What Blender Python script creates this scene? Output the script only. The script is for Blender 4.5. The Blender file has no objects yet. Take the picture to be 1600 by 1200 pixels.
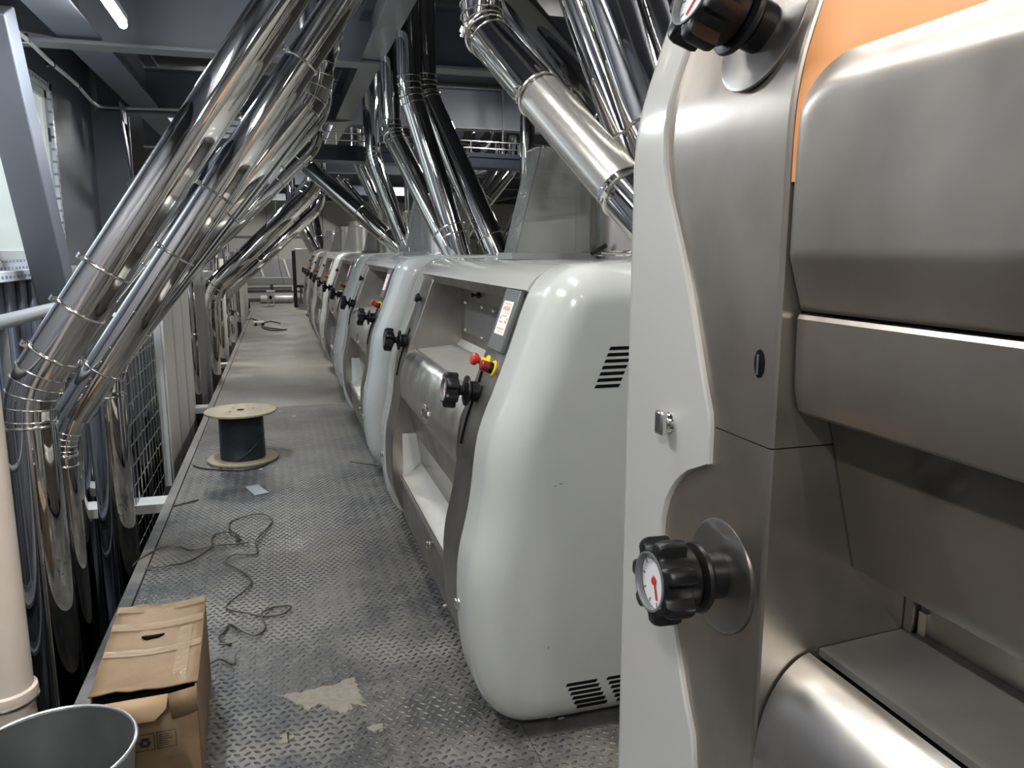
import bpy, bmesh, math, random
from mathutils import Vector, Matrix
from math import sin, cos, pi, radians, hypot, atan2, atan
random.seed(7)
sc = bpy.context.scene
C = bpy.context.collection
# ------------------------------------------------------------------ camera
F_PX, CAM_H = 1200.0, 1.65
VPX, VPY = 435.0, 390.0
PITCH = atan((600 - VPY) / F_PX)
YAW = atan((800 - VPX) / hypot(F_PX, 600 - VPY))
cam = bpy.data.cameras.new('camera'); camo = bpy.data.objects.new('camera', cam); C.objects.link(camo)
camo.location = (0, 0, CAM_H); camo.rotation_euler = (pi / 2 - PITCH, 0, -YAW)
cam.sensor_width = 36; cam.lens = 36 * F_PX / 1600; cam.clip_start = 0.05; cam.clip_end = 200
sc.camera = camo
FW = Vector((sin(YAW) * cos(PITCH), cos(YAW) * cos(PITCH), -sin(PITCH)))
RT = Vector((cos(YAW), -sin(YAW), 0)); UP = RT.cross(FW)
def _ray(x, y): return FW * F_PX + RT * (x - 800) + UP * (600 - y)
def gz(x, y, z=0.0):
    d = _ray(x, y); return Vector((0, 0, CAM_H)) + d * ((z - CAM_H) / d.z)
def gx(x, y, X):
    d = _ray(x, y); return Vector((0, 0, CAM_H)) + d * (X / d.x)
def gy(x, y, Y):
    d = _ray(x, y); return Vector((0, 0, CAM_H)) + d * (Y / d.y)
# ------------------------------------------------------------------ world and exposure
w = bpy.data.worlds.new('world'); sc.world = w; w.use_nodes = True
w.node_tree.nodes['Background'].inputs[0].default_value = (0.6, 0.66, 0.75, 1)
w.node_tree.nodes['Background'].inputs[1].default_value = 0.4
sc.view_settings.view_transform = 'Standard'; sc.view_settings.look = 'None'
sc.view_settings.gamma = 1; sc.view_settings.use_curve_mapping = False
sc.view_settings.exposure = 0.0
LAMP_W = 40.0          # watts of each ceiling batten
# ------------------------------------------------------------------ materials
MATS = {}
def mat(name, col, rough=0.5, metal=0.0, noise=None, bump=None, emit=None, coat=0.0, aniso=0.0, alpha=None, trans=0.0, rnoise=None, spec=None):
    """noise=(scale, colour2, lo, hi[, (sx,sy,sz)]); rnoise=(scale, r2[, stretch]); bump=(scale, strength[, stretch])"""
    m = bpy.data.materials.new(name); m.use_nodes = True
    nt = m.node_tree; b = nt.nodes['Principled BSDF']
    b.inputs['Base Color'].default_value = (*col, 1); b.inputs['Roughness'].default_value = rough
    b.inputs['Metallic'].default_value = metal
    if coat: b.inputs['Coat Weight'].default_value = coat; b.inputs['Coat Roughness'].default_value = 0.08
    if aniso: b.inputs['Anisotropic'].default_value = aniso
    if trans: b.inputs['Transmission Weight'].default_value = trans
    if spec is not None: b.inputs['Specular IOR Level'].default_value = spec
    if alpha is not None: b.inputs['Alpha'].default_value = alpha
    if emit: b.inputs['Emission Color'].default_value = (*emit[0], 1); b.inputs['Emission Strength'].default_value = emit[1]
    def nz(scale, stretch, detail=5.0):
        g = nt.nodes.new('ShaderNodeNewGeometry'); mp = nt.nodes.new('ShaderNodeMapping')
        mp.inputs['Scale'].default_value = stretch or (1, 1, 1)
        n = nt.nodes.new('ShaderNodeTexNoise'); n.inputs['Scale'].default_value = scale; n.inputs['Detail'].default_value = detail
        nt.links.new(g.outputs['Position'], mp.inputs['Vector']); nt.links.new(mp.outputs[0], n.inputs['Vector'])
        return n
    if noise:
        n = nz(noise[0], noise[4] if len(noise) > 4 else None)
        r = nt.nodes.new('ShaderNodeMapRange'); r.inputs['From Min'].default_value = noise[2]; r.inputs['From Max'].default_value = noise[3]
        mx = nt.nodes.new('ShaderNodeMix'); mx.data_type = 'RGBA'
        mx.inputs['A'].default_value = (*col, 1); mx.inputs['B'].default_value = (*noise[1], 1)
        nt.links.new(n.outputs['Fac'], r.inputs['Value']); nt.links.new(r.outputs[0], mx.inputs['Factor'])
        nt.links.new(mx.outputs['Result'], b.inputs['Base Color'])
    if rnoise:
        n = nz(rnoise[0], rnoise[2] if len(rnoise) > 2 else None)
        r = nt.nodes.new('ShaderNodeMapRange'); r.inputs['From Min'].default_value = .35; r.inputs['From Max'].default_value = .68
        r.inputs['To Min'].default_value = rough; r.inputs['To Max'].default_value = rnoise[1]
        nt.links.new(n.outputs['Fac'], r.inputs['Value']); nt.links.new(r.outputs[0], b.inputs['Roughness'])
    if bump:
        n = nz(bump[0], bump[2] if len(bump) > 2 else None)
        bp = nt.nodes.new('ShaderNodeBump'); bp.inputs['Strength'].default_value = bump[1]; bp.inputs['Distance'].default_value = .01
        nt.links.new(n.outputs['Fac'], bp.inputs['Height']); nt.links.new(bp.outputs[0], b.inputs['Normal'])
    MATS[name] = m; return m
mat('white_paint', (.50, .515, .495), .2, noise=(2.2, (.455, .47, .45), .4, .75), coat=.35)
mat('white_paint_b', (.48, .48, .455), .2, coat=.35)
mat('brushed', (.40, .385, .36), .3, 1, noise=(5, (.32, .305, .285), .35, .7), rnoise=(6, .44), bump=(220, .02, (1, .05, 1)), aniso=.4)
mat('brushed_tall', (.44, .40, .355), .28, .9, noise=(4, (.30, .268, .232), .34, .72), rnoise=(5, .44), aniso=.4)
mat('brushed_dark', (.36, .345, .32), .32, 1, noise=(6, (.25, .235, .215), .35, .7), rnoise=(5, .48))
mat('brushed_light', (.66, .645, .61), .3, 1, noise=(7, (.56, .545, .51), .35, .7), rnoise=(9, .42), aniso=.4)
mat('shelf_tall', (.42, .405, .37), .42, .7, noise=(9, (.34, .325, .29), .4, .75))
mat('shelf_steel', (.56, .55, .505), .42, .55, noise=(9, (.52, .5, .45), .4, .75))
mat('glass_brown', (.095, .083, .064), .12, 0, noise=(3, (.075, .066, .05), .4, .7), coat=.4)
mat('polished', (.70, .69, .67), .03, 1, noise=(3, (.61, .60, .58), .35, .7), rnoise=(4, .07), bump=(1.6, .03))
mat('satin_tube', (.68, .665, .63), .24, .85)
mat('chrome', (.85, .85, .84), .08, 1)
mat('clamp', (.68, .67, .62), .22, 1)
mat('black', (.008, .008, .009), .36, spec=.35)
mat('black_matt', (.004, .004, .005), .8, spec=.1)
mat('red', (.55, .03, .025), .35)
mat('dark_red', (.22, .015, .015), .35)
mat('yellow', (.75, .58, .03), .4)
mat('dial', (.78, .78, .8), .3)
mat('panel_grey', (.13, .135, .14), .38)
mat('screen', (.8, .76, .72), .3, emit=((.95, .88, .84), .3))
mat('screen_red', (.8, .25, .15), .4, emit=((.85, .32, .22), .4))
mat('screen_grey', (.4, .42, .38), .4, emit=((.42, .46, .4), .35))
mat('acrylic', (.42, .43, .43), .16, .6, alpha=.42)
mat('dark_paint', (.165, .178, .215), .45, noise=(1.5, (.185, .197, .235), .4, .7))
mat('beam_paint', (.10, .105, .12), .42, noise=(1.5, (.125, .13, .145), .4, .7))
mat('beam_light', (.24, .245, .25), .4)
mat('deck', (.05, .053, .066), .5, noise=(1.2, (.06, .063, .078), .4, .7))
mat('tray_navy', (.012, .014, .026), .4)
mat('grey_paint', (.22, .225, .225), .45)
mat('panel_white', (.58, .57, .54), .42, noise=(4, (.48, .47, .44), .45, .75, (1, 1, .2)))
mat('wall_far', (.66, .66, .62), .6, noise=(1, (.58, .58, .55), .4, .7))
mat('wall_right', (.4, .41, .42), .6)
mat('pvc', (.78, .68, .60), .28, noise=(4, (.72, .60, .52), .45, .8), coat=.3)
mat('cardboard', (.27, .18, .10), .6, noise=(9, (.21, .14, .075), .4, .7), bump=(30, .12))
mat('cardboard_in', (.42, .29, .17), .7)
mat('tape', (.45, .34, .22), .16, alpha=.55, bump=(60, .25))
mat('print_dark', (.03, .025, .02), .6)
mat('galv', (.30, .315, .315), .3, .85, noise=(5, (.36, .37, .37), .4, .7), rnoise=(8, .42))
mat('galv_rim', (.62, .63, .63), .25, .9)
mat('wood', (.42, .345, .235), .65, noise=(14, (.33, .265, .175), .4, .7, (1, .2, 1)))
mat('cable_dark', (.028, .036, .042), .42, bump=(1, .1))
mat('wire', (.09, .085, .07), .4, .4)
mat('paper', (.34, .38, .37), .5)
mat('plug_white', (.62, .6, .56), .4)
mat('dust', (.27, .245, .205), .85, noise=(40, (.21, .19, .155), .35, .7), bump=(90, .3))
mat('window_white', (.70, .72, .70), .3)
mat('painted_orange_light', (.80, .35, .13), .5, 0, noise=(5, (.76, .325, .115), .4, .7), spec=.3)  # orange light on steel, put into the base colour
mat('lamp_white', (.8, .8, .8), .4)
mat('lamp_tube', (.9, .95, 1), .4, emit=((1, .985, .95), 90))
mat('concrete_dark', (.05, .05, .05), .8)
mat('rag_blue', (.10, .12, .28), .8)
# window pane: glow stands in for the lit space behind; film print on the frame
mat('pane', (.5, .55, .52), .15, emit=((.72, .80, .76), .42))
def film_material():
    m = mat('film', (.62, .64, .66), .35); nt = m.node_tree; b = nt.nodes['Principled BSDF']
    g = nt.nodes.new('ShaderNodeNewGeometry'); mp = nt.nodes.new('ShaderNodeMapping'); mp.inputs['Rotation'].default_value = (0, radians(90), 0)
    mp2 = nt.nodes.new('ShaderNodeVectorMath'); mp2.operation = 'MULTIPLY'; mp2.inputs[1].default_value = (0, 1, 1)
    sp = nt.nodes.new('ShaderNodeSeparateXYZ'); cb = nt.nodes.new('ShaderNodeCombineXYZ')
    nt.links.new(g.outputs['Position'], sp.inputs[0]); nt.links.new(sp.outputs['Y'], cb.inputs['X']); nt.links.new(sp.outputs['Z'], cb.inputs['Y'])
    br = nt.nodes.new('ShaderNodeTexBrick'); br.inputs['Scale'].default_value = 1; br.inputs['Brick Width'].default_value = .085; br.inputs['Row Height'].default_value = .055
    br.inputs['Mortar Size'].default_value = .017; br.inputs['Mortar Smooth'].default_value = 0
    br.inputs['Color1'].default_value = (.10, .13, .25, 1); br.inputs['Color2'].default_value = (.35, .38, .46, 1); br.inputs['Mortar'].default_value = (.66, .68, .70, 1)
    nt.links.new(cb.outputs[0], br.inputs['Vector']); nt.links.new(br.outputs['Color'], b.inputs['Base Color'])
film_material()
def floor_material():
    m = mat('floor', (.15, .15, .145), .42, .25); nt = m.node_tree; b = nt.nodes['Principled BSDF']
    g = nt.nodes.new('ShaderNodeNewGeometry')
    def n(scale, lo, hi, det=8, st=(1, 1, 1)):
        mp = nt.nodes.new('ShaderNodeMapping'); mp.inputs['Scale'].default_value = st
        t = nt.nodes.new('ShaderNodeTexNoise'); t.inputs['Scale'].default_value = scale; t.inputs['Detail'].default_value = det; t.inputs['Roughness'].default_value = .65
        nt.links.new(g.outputs['Position'], mp.inputs[0]); nt.links.new(mp.outputs[0], t.inputs['Vector'])
        r = nt.nodes.new('ShaderNodeMapRange'); r.inputs['From Min'].default_value = lo; r.inputs['From Max'].default_value = hi
        nt.links.new(t.outputs['Fac'], r.inputs['Value']); return r.outputs[0]
    def mix(a, bb, f):
        mx = nt.nodes.new('ShaderNodeMix'); mx.data_type = 'RGBA'
        for k, v in (('A', a), ('B', bb)):
            if isinstance(v, tuple): mx.inputs[k].default_value = (*v, 1)
            else: nt.links.new(v, mx.inputs[k])
        nt.links.new(f, mx.inputs['Factor']); return mx.outputs['Result']
    # paler, rougher tone mixed in further down the aisle; near plates stay darker
    sp = nt.nodes.new('ShaderNodeSeparateXYZ'); nt.links.new(g.outputs['Position'], sp.inputs[0])
    ry = nt.nodes.new('ShaderNodeMapRange'); ry.inputs['From Min'].default_value = 2.5; ry.inputs['From Max'].default_value = 11; ry.inputs['To Min'].default_value = -.1; ry.inputs['To Max'].default_value = .42
    nt.links.new(sp.outputs['Y'], ry.inputs['Value'])
    ad = nt.nodes.new('ShaderNodeMath'); ad.operation = 'ADD'; ad.use_clamp = True
    nt.links.new(n(1.9, .44, .66), ad.inputs[0]); nt.links.new(ry.outputs[0], ad.inputs[1])
    c = mix((.085, .087, .088), (.265, .245, .21), ad.outputs[0])
    c2 = mix(c, (.20, .195, .18), n(14, .5, .72))
    nt.links.new(c2, b.inputs['Base Color'])
    rr = nt.nodes.new('ShaderNodeMapRange'); rr.inputs['To Min'].default_value = .33; rr.inputs['To Max'].default_value = .7
    nt.links.new(ad.outputs[0], rr.inputs['Value']); nt.links.new(rr.outputs[0], b.inputs['Roughness'])
floor_material()
mat('lug', (.055, .056, .056), .4, .5, noise=(2.2, (.17, .16, .14), .45, .68))
# ------------------------------------------------------------------ mesh builder
ORG = {}
class MB:
    def __init__(s): s.v = []; s.f = []; s.M = Matrix.Identity(4)
    def at(s, M): s.M = M; return s
    def add(s, vs, fs):
        n = len(s.v); s.v += [s.M @ Vector(p) for p in vs]; s.f += [tuple(i + n for i in f) for f in fs]; return s
    def box(s, a, b):
        (x0, y0, z0), (x1, y1, z1) = a, b
        return s.add([(x0, y0, z0), (x1, y0, z0), (x1, y1, z0), (x0, y1, z0), (x0, y0, z1), (x1, y0, z1), (x1, y1, z1), (x0, y1, z1)],
                     [(0, 3, 2, 1), (4, 5, 6, 7), (0, 1, 5, 4), (1, 2, 6, 5), (2, 3, 7, 6), (3, 0, 4, 7)])
    def bar(s, p, q, wx, wz, upv=(0, 0, 1)):
        """rectangular bar from p to q, wx across, wz along upv"""
        p, q = Vector(p), Vector(q); d = (q - p).normalized(); u = Vector(upv); x = d.cross(u).normalized(); u = x.cross(d)
        vs = []
        for c in (p, q):
            for sx, su in ((-1, -1), (1, -1), (1, 1), (-1, 1)): vs.append(c + x * sx * wx / 2 + u * su * wz / 2)
        return s.add(vs, [(0, 3, 2, 1), (4, 5, 6, 7), (0, 1, 5, 4), (1, 2, 6, 5), (2, 3, 7, 6), (3, 0, 4, 7)])
    def rings(s, rs, cap0=True, cap1=True, closed=True):
        n = len(rs[0]); vs = [p for r in rs for p in r]; fs = []
        for i in range(len(rs) - 1):
            for j in range(n if closed else n - 1):
                k = (j + 1) % n; fs.append((i * n + j, i * n + k, (i + 1) * n + k, (i + 1) * n + j))
        if closed and cap0: fs.append(tuple(range(n - 1, -1, -1)))
        if closed and cap1: fs.append(tuple((len(rs) - 1) * n + j for j in range(n)))
        return s.add(vs, fs)
    def sweep(s, pts, r, n=24, caps=True):
        pts = [Vector(p) for p in pts]; N = len(pts)
        ts = [(pts[min(i + 1, N - 1)] - pts[max(i - 1, 0)]).normalized() for i in range(N)]
        u = ts[0].orthogonal().normalized(); rs = []
        for i in range(N):
            u = (u - ts[i] * u.dot(ts[i])).normalized(); v = ts[i].cross(u)
            ri = r[i] if isinstance(r, (list, tuple)) else r
            rs.append([pts[i] + u * cos(2 * pi * k / n) * ri + v * sin(2 * pi * k / n) * ri for k in range(n)])
        return s.rings(rs, caps, caps)
    def lathe(s, prof, n=24, caps=True):
        """prof: (r, z) along local z"""
        return s.rings([[(r * cos(2 * pi * k / n), r * sin(2 * pi * k / n), z) for k in range(n)] for r, z in prof], caps, caps)
    def torus(s, c, axis, R, r, n=32, m=8):
        a = Vector(axis).normalized(); u = a.orthogonal().normalized(); v = a.cross(u); c = Vector(c); vs = []; fs = []
        for i in range(n):
            d = u * cos(2 * pi * i / n) + v * sin(2 * pi * i / n)
            for j in range(m): vs.append(c + d * (R + r * cos(2 * pi * j / m)) + a * r * sin(2 * pi * j / m))
        for i in range(n):
            for j in range(m): fs.append((i * m + j, ((i + 1) % n) * m + j, ((i + 1) % n) * m + (j + 1) % m, i * m + (j + 1) % m))
        return s.add(vs, fs)
    def extrude_y(s, prof, y0, y1):
        """closed (x,z) polygon extruded along y"""
        return s.rings([[(x, y0, z) for x, z in prof], [(x, y1, z) for x, z in prof]])
    def sheet_y(s, prof, y0, y1, t=.004):
        """open (x,z) polyline sheet with thickness t (towards +x)"""
        P = [Vector((x, z)) for x, z in prof]; N = len(P); back = []
        for i in range(N):
            d = (P[min(i + 1, N - 1)] - P[max(i - 1, 0)]).normalized(); nrm = Vector((-d.y, d.x))
            back.append(P[i] + nrm * t)
        return s.extrude_y([tuple(p) for p in P] + [tuple(p) for p in reversed(back)], y0, y1)
    def build(s, name, material, parent=None, origin=None, sharp=30, bevel=0):
        o = Vector(ORG[parent.name]) if parent else Vector(origin or (0, 0, 0))
        me = bpy.data.meshes.new(name); me.from_pydata([tuple(v - o) for v in s.v], [], s.f)
        bm = bmesh.new(); bm.from_mesh(me); bmesh.ops.recalc_face_normals(bm, faces=bm.faces[:]); bm.to_mesh(me); bm.free()
        me.materials.append(MATS[material]); me.shade_smooth(); me.set_sharp_from_angle(angle=radians(sharp))
        ob = bpy.data.objects.new(name, me); C.objects.link(ob)
        if parent: ob.parent = parent
        else: ob.location = o
        ORG[ob.name] = tuple(o)
        if bevel:
            b = ob.modifiers.new('bevel', 'BEVEL'); b.width = bevel; b.segments = 2; b.limit_method = 'ANGLE'; b.angle_limit = radians(40); b.harden_normals = False
        return ob
def frame(loc, zdir, xhint=(0, 1, 0)):
    z = Vector(zdir).normalized(); x = Vector(xhint); x = (x - z * x.dot(z)).normalized(); y = z.cross(x)
    M = Matrix((x, y, z)).transposed().to_4x4(); M.translation = Vector(loc); return M
def tag(o, label, cat, group=None):
    o['label'] = label; o['category'] = cat
    if group: o['group'] = group
    return o
def struct(o): o['kind'] = 'structure'; return o
def empty(name, loc, label, cat, group=None):
    o = bpy.data.objects.new(name, None); C.objects.link(o); o.location = loc; o.empty_display_size = .1
    ORG[o.name] = tuple(loc); return tag(o, label, cat, group)
def copy_tree(o, parent=None):
    c = o.copy(); C.objects.link(c); c.parent = parent
    for ch in list(o.children): copy_tree(ch, c)
    return c
def crom(P, n=4):
    """Catmull-Rom through 2D points"""
    out = []
    for i in range(len(P) - 1):
        p0, p1, p2, p3 = P[max(i - 1, 0)], P[i], P[i + 1], P[min(i + 2, len(P) - 1)]
        for k in range(n):
            t = k / n
            out.append(tuple(.5 * ((2 * p1[a]) + (-p0[a] + p2[a]) * t + (2 * p0[a] - 5 * p1[a] + 4 * p2[a] - p3[a]) * t * t + (-p0[a] + 3 * p1[a] - 3 * p2[a] + p3[a]) * t ** 3) for a in range(len(p1))))
    out.append(P[-1]); return out

# ================================================================== SETTING
KX = -0.78                      # edge of the walkway
# floor: slab under the plates, plates as pieces, raised tread lugs
fl = struct(MB().box((KX, -3.5, -.25), (9, 29, -.012)).build('floor', 'concrete_dark'))
ys = [-3.5, -1.7, .1, 1.9, 4.2, 6.0, 7.8, 9.6, 11.4, 13.2, 15, 16.8, 18.6, 20.4, 22.2, 24, 25.8, 29]
xs = [KX + .04, .74, 2.2, 3.6, 9]
for i in range(len(ys) - 1):
    for j in range(len(xs) - 1):
        MB().box((xs[j] + .0015, ys[i] + .0015, -.012), (xs[j + 1] - .0015, ys[i + 1] - .0015, 0)).build('floor_plate', 'floor', fl)
def lugs():
    mb = MB(); px = .032; a, b_ = .0145, .0056; vs = []; fs = []
    y = 1.75; row = 0
    while y < 8.4:
        x = KX + .055 + (px / 2 if row % 2 else 0); col = 0
        xmax = min(1.15, .72 + .0 * y) if y > 2.26 else 1.25
        while x < xmax:
            ang = radians(35 if (row + col) % 2 else 145); ca, sa = cos(ang), sin(ang); n = len(vs)
            for k, (fa, z) in enumerate(((1, 0.0), (.7, .0028))):
                for t in range(6):
                    ex, ey = cos(t * pi / 3) * a * fa, sin(t * pi / 3) * b_ * fa * 1.1
                    vs.append((x + ex * ca - ey * sa, y + ex * sa + ey * ca, z))
            for t in range(6): fs.append((n + t, n + (t + 1) % 6, n + 6 + (t + 1) % 6, n + 6 + t))
            fs.append(tuple(n + 6 + t for t in range(6)))
            x += px; col += 1
        y += px * .92; row += 1
    mb.v = [Vector(p) for p in vs]; mb.f = fs
    o = mb.build('tread_lugs', 'lug', fl, sharp=60); o['kind'] = 'stuff'; return o
lugs()
struct(MB().box((KX - .02, -3.5, -.3), (KX + .038, 29, .012)).build('trim_1', 'floor', bevel=.003))
struct(MB().box((-6, -3.5, -3.1), (9, 29, -3.0)).build('floor_below', 'concrete_dark'))
struct(MB().box((-6, 22.3, -.25), (KX - .03, 29, 0)).build('floor_end', 'floor'))
# left wall (dark sheet) with a window opening
WX = -1.95
wl = MB()
wy0, wy1, wz0, wz1 = 4.9, 8.3, 1.50, 3.14
wl.box((WX - .1, -3.5, -3), (WX, wy0, 3.75)).box((WX - .1, wy1, -3), (WX, 10.6, 3.75)).box((WX - .1, wy0, -3), (WX, wy1, wz0)).box((WX - .1, wy0, wz1), (WX, wy1, 3.75))
wall_left = struct(wl.build('wall_left', 'dark_paint'))
y = -3.3
while y < 10.4:        # folded ribs of the sheet
    z1 = 1.42
    MB().box((WX, y, -2.9), (WX + .035, y + .07, z1)).build('wall_rib', 'dark_paint', wall_left, bevel=.01); y += .28
struct(MB().box((-6, 28, -3), (9, 28.15, 3.75)).build('wall_far', 'wall_far'))
struct(MB().box((9, -3.5, -3), (9.15, 28.15, 3.75)).build('wall_right', 'wall_right'))
struct(MB().box((-6, -3.65, -3), (9, -3.5, 3.75)).build('wall_back', 'wall_right'))
struct(MB().box((-6.1, 10.6, -3), (-6, 28.15, 3.75)).build('wall_side', 'wall_right'))
struct(MB().box((-6, 10.5, -3), (WX, 10.6, 3.75)).build('wall_return', 'dark_paint'))
struct(MB().box((-6.1, -3.65, 3.75), (9.15, 28.15, 3.85)).build('ceiling', 'deck'))
# window
wi = MB()
wi.box((WX - .06, wy0, wz0), (WX + .03, wy1, wz0 + .07)).box((WX - .06, wy0, wz1 - .07), (WX + .03, wy1, wz1)).box((WX - .06, wy0, wz0), (WX + .03, wy0 + .07, wz1)).box((WX - .06, wy1 - .07, wz0), (WX + .03, wy1, wz1))
win = struct(wi.build('window_1', 'film', bevel=.004))
for a, b in ((wy0 + .07, 6.2), (6.2, wy1 - .07)):
    s = MB(); t = .075
    s.box((WX - .05, a, wz0 + .07), (WX, b, wz0 + .07 + t)).box((WX - .05, a, wz1 - .07 - t), (WX, b, wz1 - .07)).box((WX - .05, a, wz0 + .07), (WX, a + t, wz1 - .07)).box((WX - .05, b - t, wz0 + .07), (WX, b, wz1 - .07))
    sh = s.build('window_sash', 'window_white', win, bevel=.006)
    MB().box((WX - .035, a + t, wz0 + .07 + t), (WX - .025, b - t, wz1 - .07 - t)).build('pane', 'pane', sh)
    MB().box((WX, b - t + .02, 2.62), (WX + .012, b - t + .045, 2.74)).build('window_hinge', 'black', sh)
MB().box((WX - .02, wy0, wz0 - .075), (WX + .12, wy1, wz0)).build('window_sill', 'film', win, bevel=.005)
# portal frames: columns on the left, transverse beams, knee braces
def ibeam(mb, p, q, w, h, tf=.018, tw=.014, upv=(0, 0, 1)):
    p, q = Vector(p), Vector(q); d = (q - p).normalized(); u = Vector(upv)
    off = u * (h / 2 - tf / 2)
    mb.bar(p + off, q + off, w, tf, upv); mb.bar(p - off, q - off, w, tf, upv); mb.bar(p, q, tw, h - 2 * tf, upv); return mb
bn = 0
for Yb in (.6, 3.8, 7.0, 10.2, 13.4, 16.6, 19.8, 23.0, 26.2):
    bn += 1
    o = struct(ibeam(MB(), (-1.9, Yb, 3.45), (9, Yb, 3.45), .22, .5).build('beam_%d' % bn, 'dark_paint'))
    MB().box((-1.9, Yb - .11, 3.195), (9, Yb + .11, 3.2)).build('flange_plate', 'beam_light', o)
for k, Xb in enumerate((.84, 4.2, 7.0)):
    o = struct(ibeam(MB(), (Xb, -3.5, 3.4), (Xb, 28, 3.4), .18, .34).build('ceiling_joist_%d' % (k + 1), 'beam_paint'))
    MB().box((Xb - .09, -3.5, 3.225), (Xb + .09, 28, 3.231)).build('flange_plate', 'beam_light', o)
o = struct(ibeam(MB(), (-1.38, -3.5, 3.5), (-1.38, 28, 3.5), .3, .5).build('eave_beam', 'dark_paint'))
for k, Yc in enumerate((3.8, 10.2)):
    o = struct(ibeam(MB(), (-1.78, Yc, -3), (-1.78, Yc, 3.2), .34, .3, upv=(0, 1, 0)).build('column_%d' % (k + 1), 'dark_paint'))
    for zz in (2.55, 2.75):
        MB().add([(-1.6, Yc - .2, zz), (-1.6, Yc - .2, zz + .5), (-1.6, Yc - .5, zz + .5), (-1.58, Yc - .2, zz), (-1.58, Yc - .2, zz + .5), (-1.58, Yc - .5, zz + .5)], [(0, 1, 2), (3, 5, 4), (0, 3, 4, 1), (1, 4, 5, 2), (2, 5, 3, 0)]).build('stiffener_plate', 'dark_paint', o)
MB_ = MB().bar((-1.62, 10.05, 2.35), (-.72, 10.05, 3.15), .12, .1, (0, 0, 1)); tag(MB_.build('knee_brace', 'beam_light', origin=(-1.62, 10.05, 2.35)), 'light grey diagonal knee brace between left column and ceiling beam', 'brace')
tag(MB().bar((-1.62, 5.72, 3.1), (-1.62, 6.78, .9), .22, .24, (0, .7, .7)).build('diagonal_brace', 'beam_paint', origin=(-1.62, 6.95, .9), bevel=.01), 'wide dark grey diagonal steel brace in front of the window', 'brace')
# lower dark channel along the far side of the opening
struct(ibeam(MB(), (-1.58, -3.5, -.13), (-1.58, 22.2, -.13), .26, .26).build('trim_2', 'beam_paint'))
for k, Yp in enumerate((3.0, 4.6, 6.1)):
    tag(MB().box((-1.70, Yp, 0), (-1.58, Yp + .12, 1.0)).build('post', 'dark_paint', origin=(-1.64, Yp, 0), bevel=.004), ('dark steel post beside the cream pipe', 'dark steel post behind the front pair of steel pipes', 'dark steel post behind the wire mesh guard')[k], 'post', 'dark posts along the opening')
# handrail
hr = empty('handrail', (-1.5, 4.0, 0), 'grey tubular handrail on the left under the window', 'handrail')
MB().sweep([(-1.5, 1.5, 1.25), (-1.5, 7.2, 1.25)], .042, 20).build('rail', 'grey_paint', hr)
for Yp in (3.3, 4.92, 6.6): MB().sweep([(-1.5, Yp, .0), (-1.5, Yp, 1.23)], .024, 14).build('rail_post', 'grey_paint', hr)
MB().sweep([(-1.5, 1.5, .65), (-1.5, 7.2, .65)], .018, 12).build('mid_rail', 'grey_paint', hr)
# brackets over the opening
for k, Yb in enumerate((5.42, 8.7, 12.0)):
    tag(MB().box((-1.5, Yb - .09, -.07), (KX - .02, Yb + .09, -.005)).build('cross_bracket', 'panel_white', origin=(-1.1, Yb, -.07), bevel=.004),
        ('pale steel bracket bridging the floor opening beside the wire mesh guard', 'pale steel bracket bridging the floor opening beyond the clad panel', 'pale steel bracket bridging the floor opening near the far pipes')[k], 'bracket', 'brackets across the floor opening')
# conduit along the wall
cd = empty('conduit', (-1.7, 6.6, 3.2), 'thin pale cable conduit running along the left wall under the ceiling', 'conduit')
cp = [gx(0, 30, -1.72), gx(40, 60, -1.72), gx(80, 98, -1.72), gx(120, 132, -1.72), gx(148, 162, -1.72), gx(175, 168, -1.72), (-1.1, 10.0, 3.24), (-.3, 10.0, 3.24)]
MB().sweep(crom([tuple(p) for p in cp], 5), .017, 12).build('tube', 'window_white', cd)
for p in (cp[1], cp[2], cp[3]): MB().box((p[0] - .04, p[1] - .02, p[2] - .03), (p[0] + .025, p[1] + .02, p[2] + .03)).build('saddle_clip', 'chrome', cd)

# ================================================================== LAMPS
LAMPS = [(-1.0, 2.15, 3.28, 'added ceiling batten lamp on the left above the cream pipe'), (-1.0, -1.0, 3.28, 'added ceiling batten lamp on the left behind the viewpoint'),  # both lamps added out of view to brighten the tall machine's recess
         (-.95, 5.6, 3.2, 'ceiling batten lamp over the left floor opening'),
         (-.95, 12.4, 3.3, 'ceiling batten lamp high above the left pipes further back'),
         (.25, 2.2, 3.55, 'ceiling batten lamp over the aisle above the first white mill'),
         (.25, -1.2, 3.55, 'ceiling batten lamp over the aisle behind the viewpoint'),
         (2.9, 2.0, 3.6, 'ceiling batten lamp right of the first white mill'),
         (2.9, 8.5, 3.62, 'ceiling batten lamp above the right side of the third mill'),
         (.2, 11.8, 3.62, 'ceiling batten lamp over the aisle beside the fourth mill'),
         (.2, 18.2, 3.62, 'ceiling batten lamp over the aisle beside the last mill'),
         (.2, 24.6, 3.62, 'ceiling batten lamp before the far white wall'),
         (3.5, 15.0, 3.62, 'ceiling batten lamp on the right beyond the fourth mill'),
         (3.5, 22.0, 3.62, 'ceiling batten lamp on the far right'),
         (6.0, 11.8, 3.62, 'ceiling batten lamp over the neighbouring row'),
         (-3.2, 14.0, 3.5, 'ceiling batten lamp in the side bay behind the left column')]
LAMP_F = {(-1.0, -1.0): 1.5, (.25, 2.2): .35, (.25, -1.2): .28, (-.95, 5.6): 2.2, (-1.0, 2.15): .8}      # how strong single tubes burn
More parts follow.
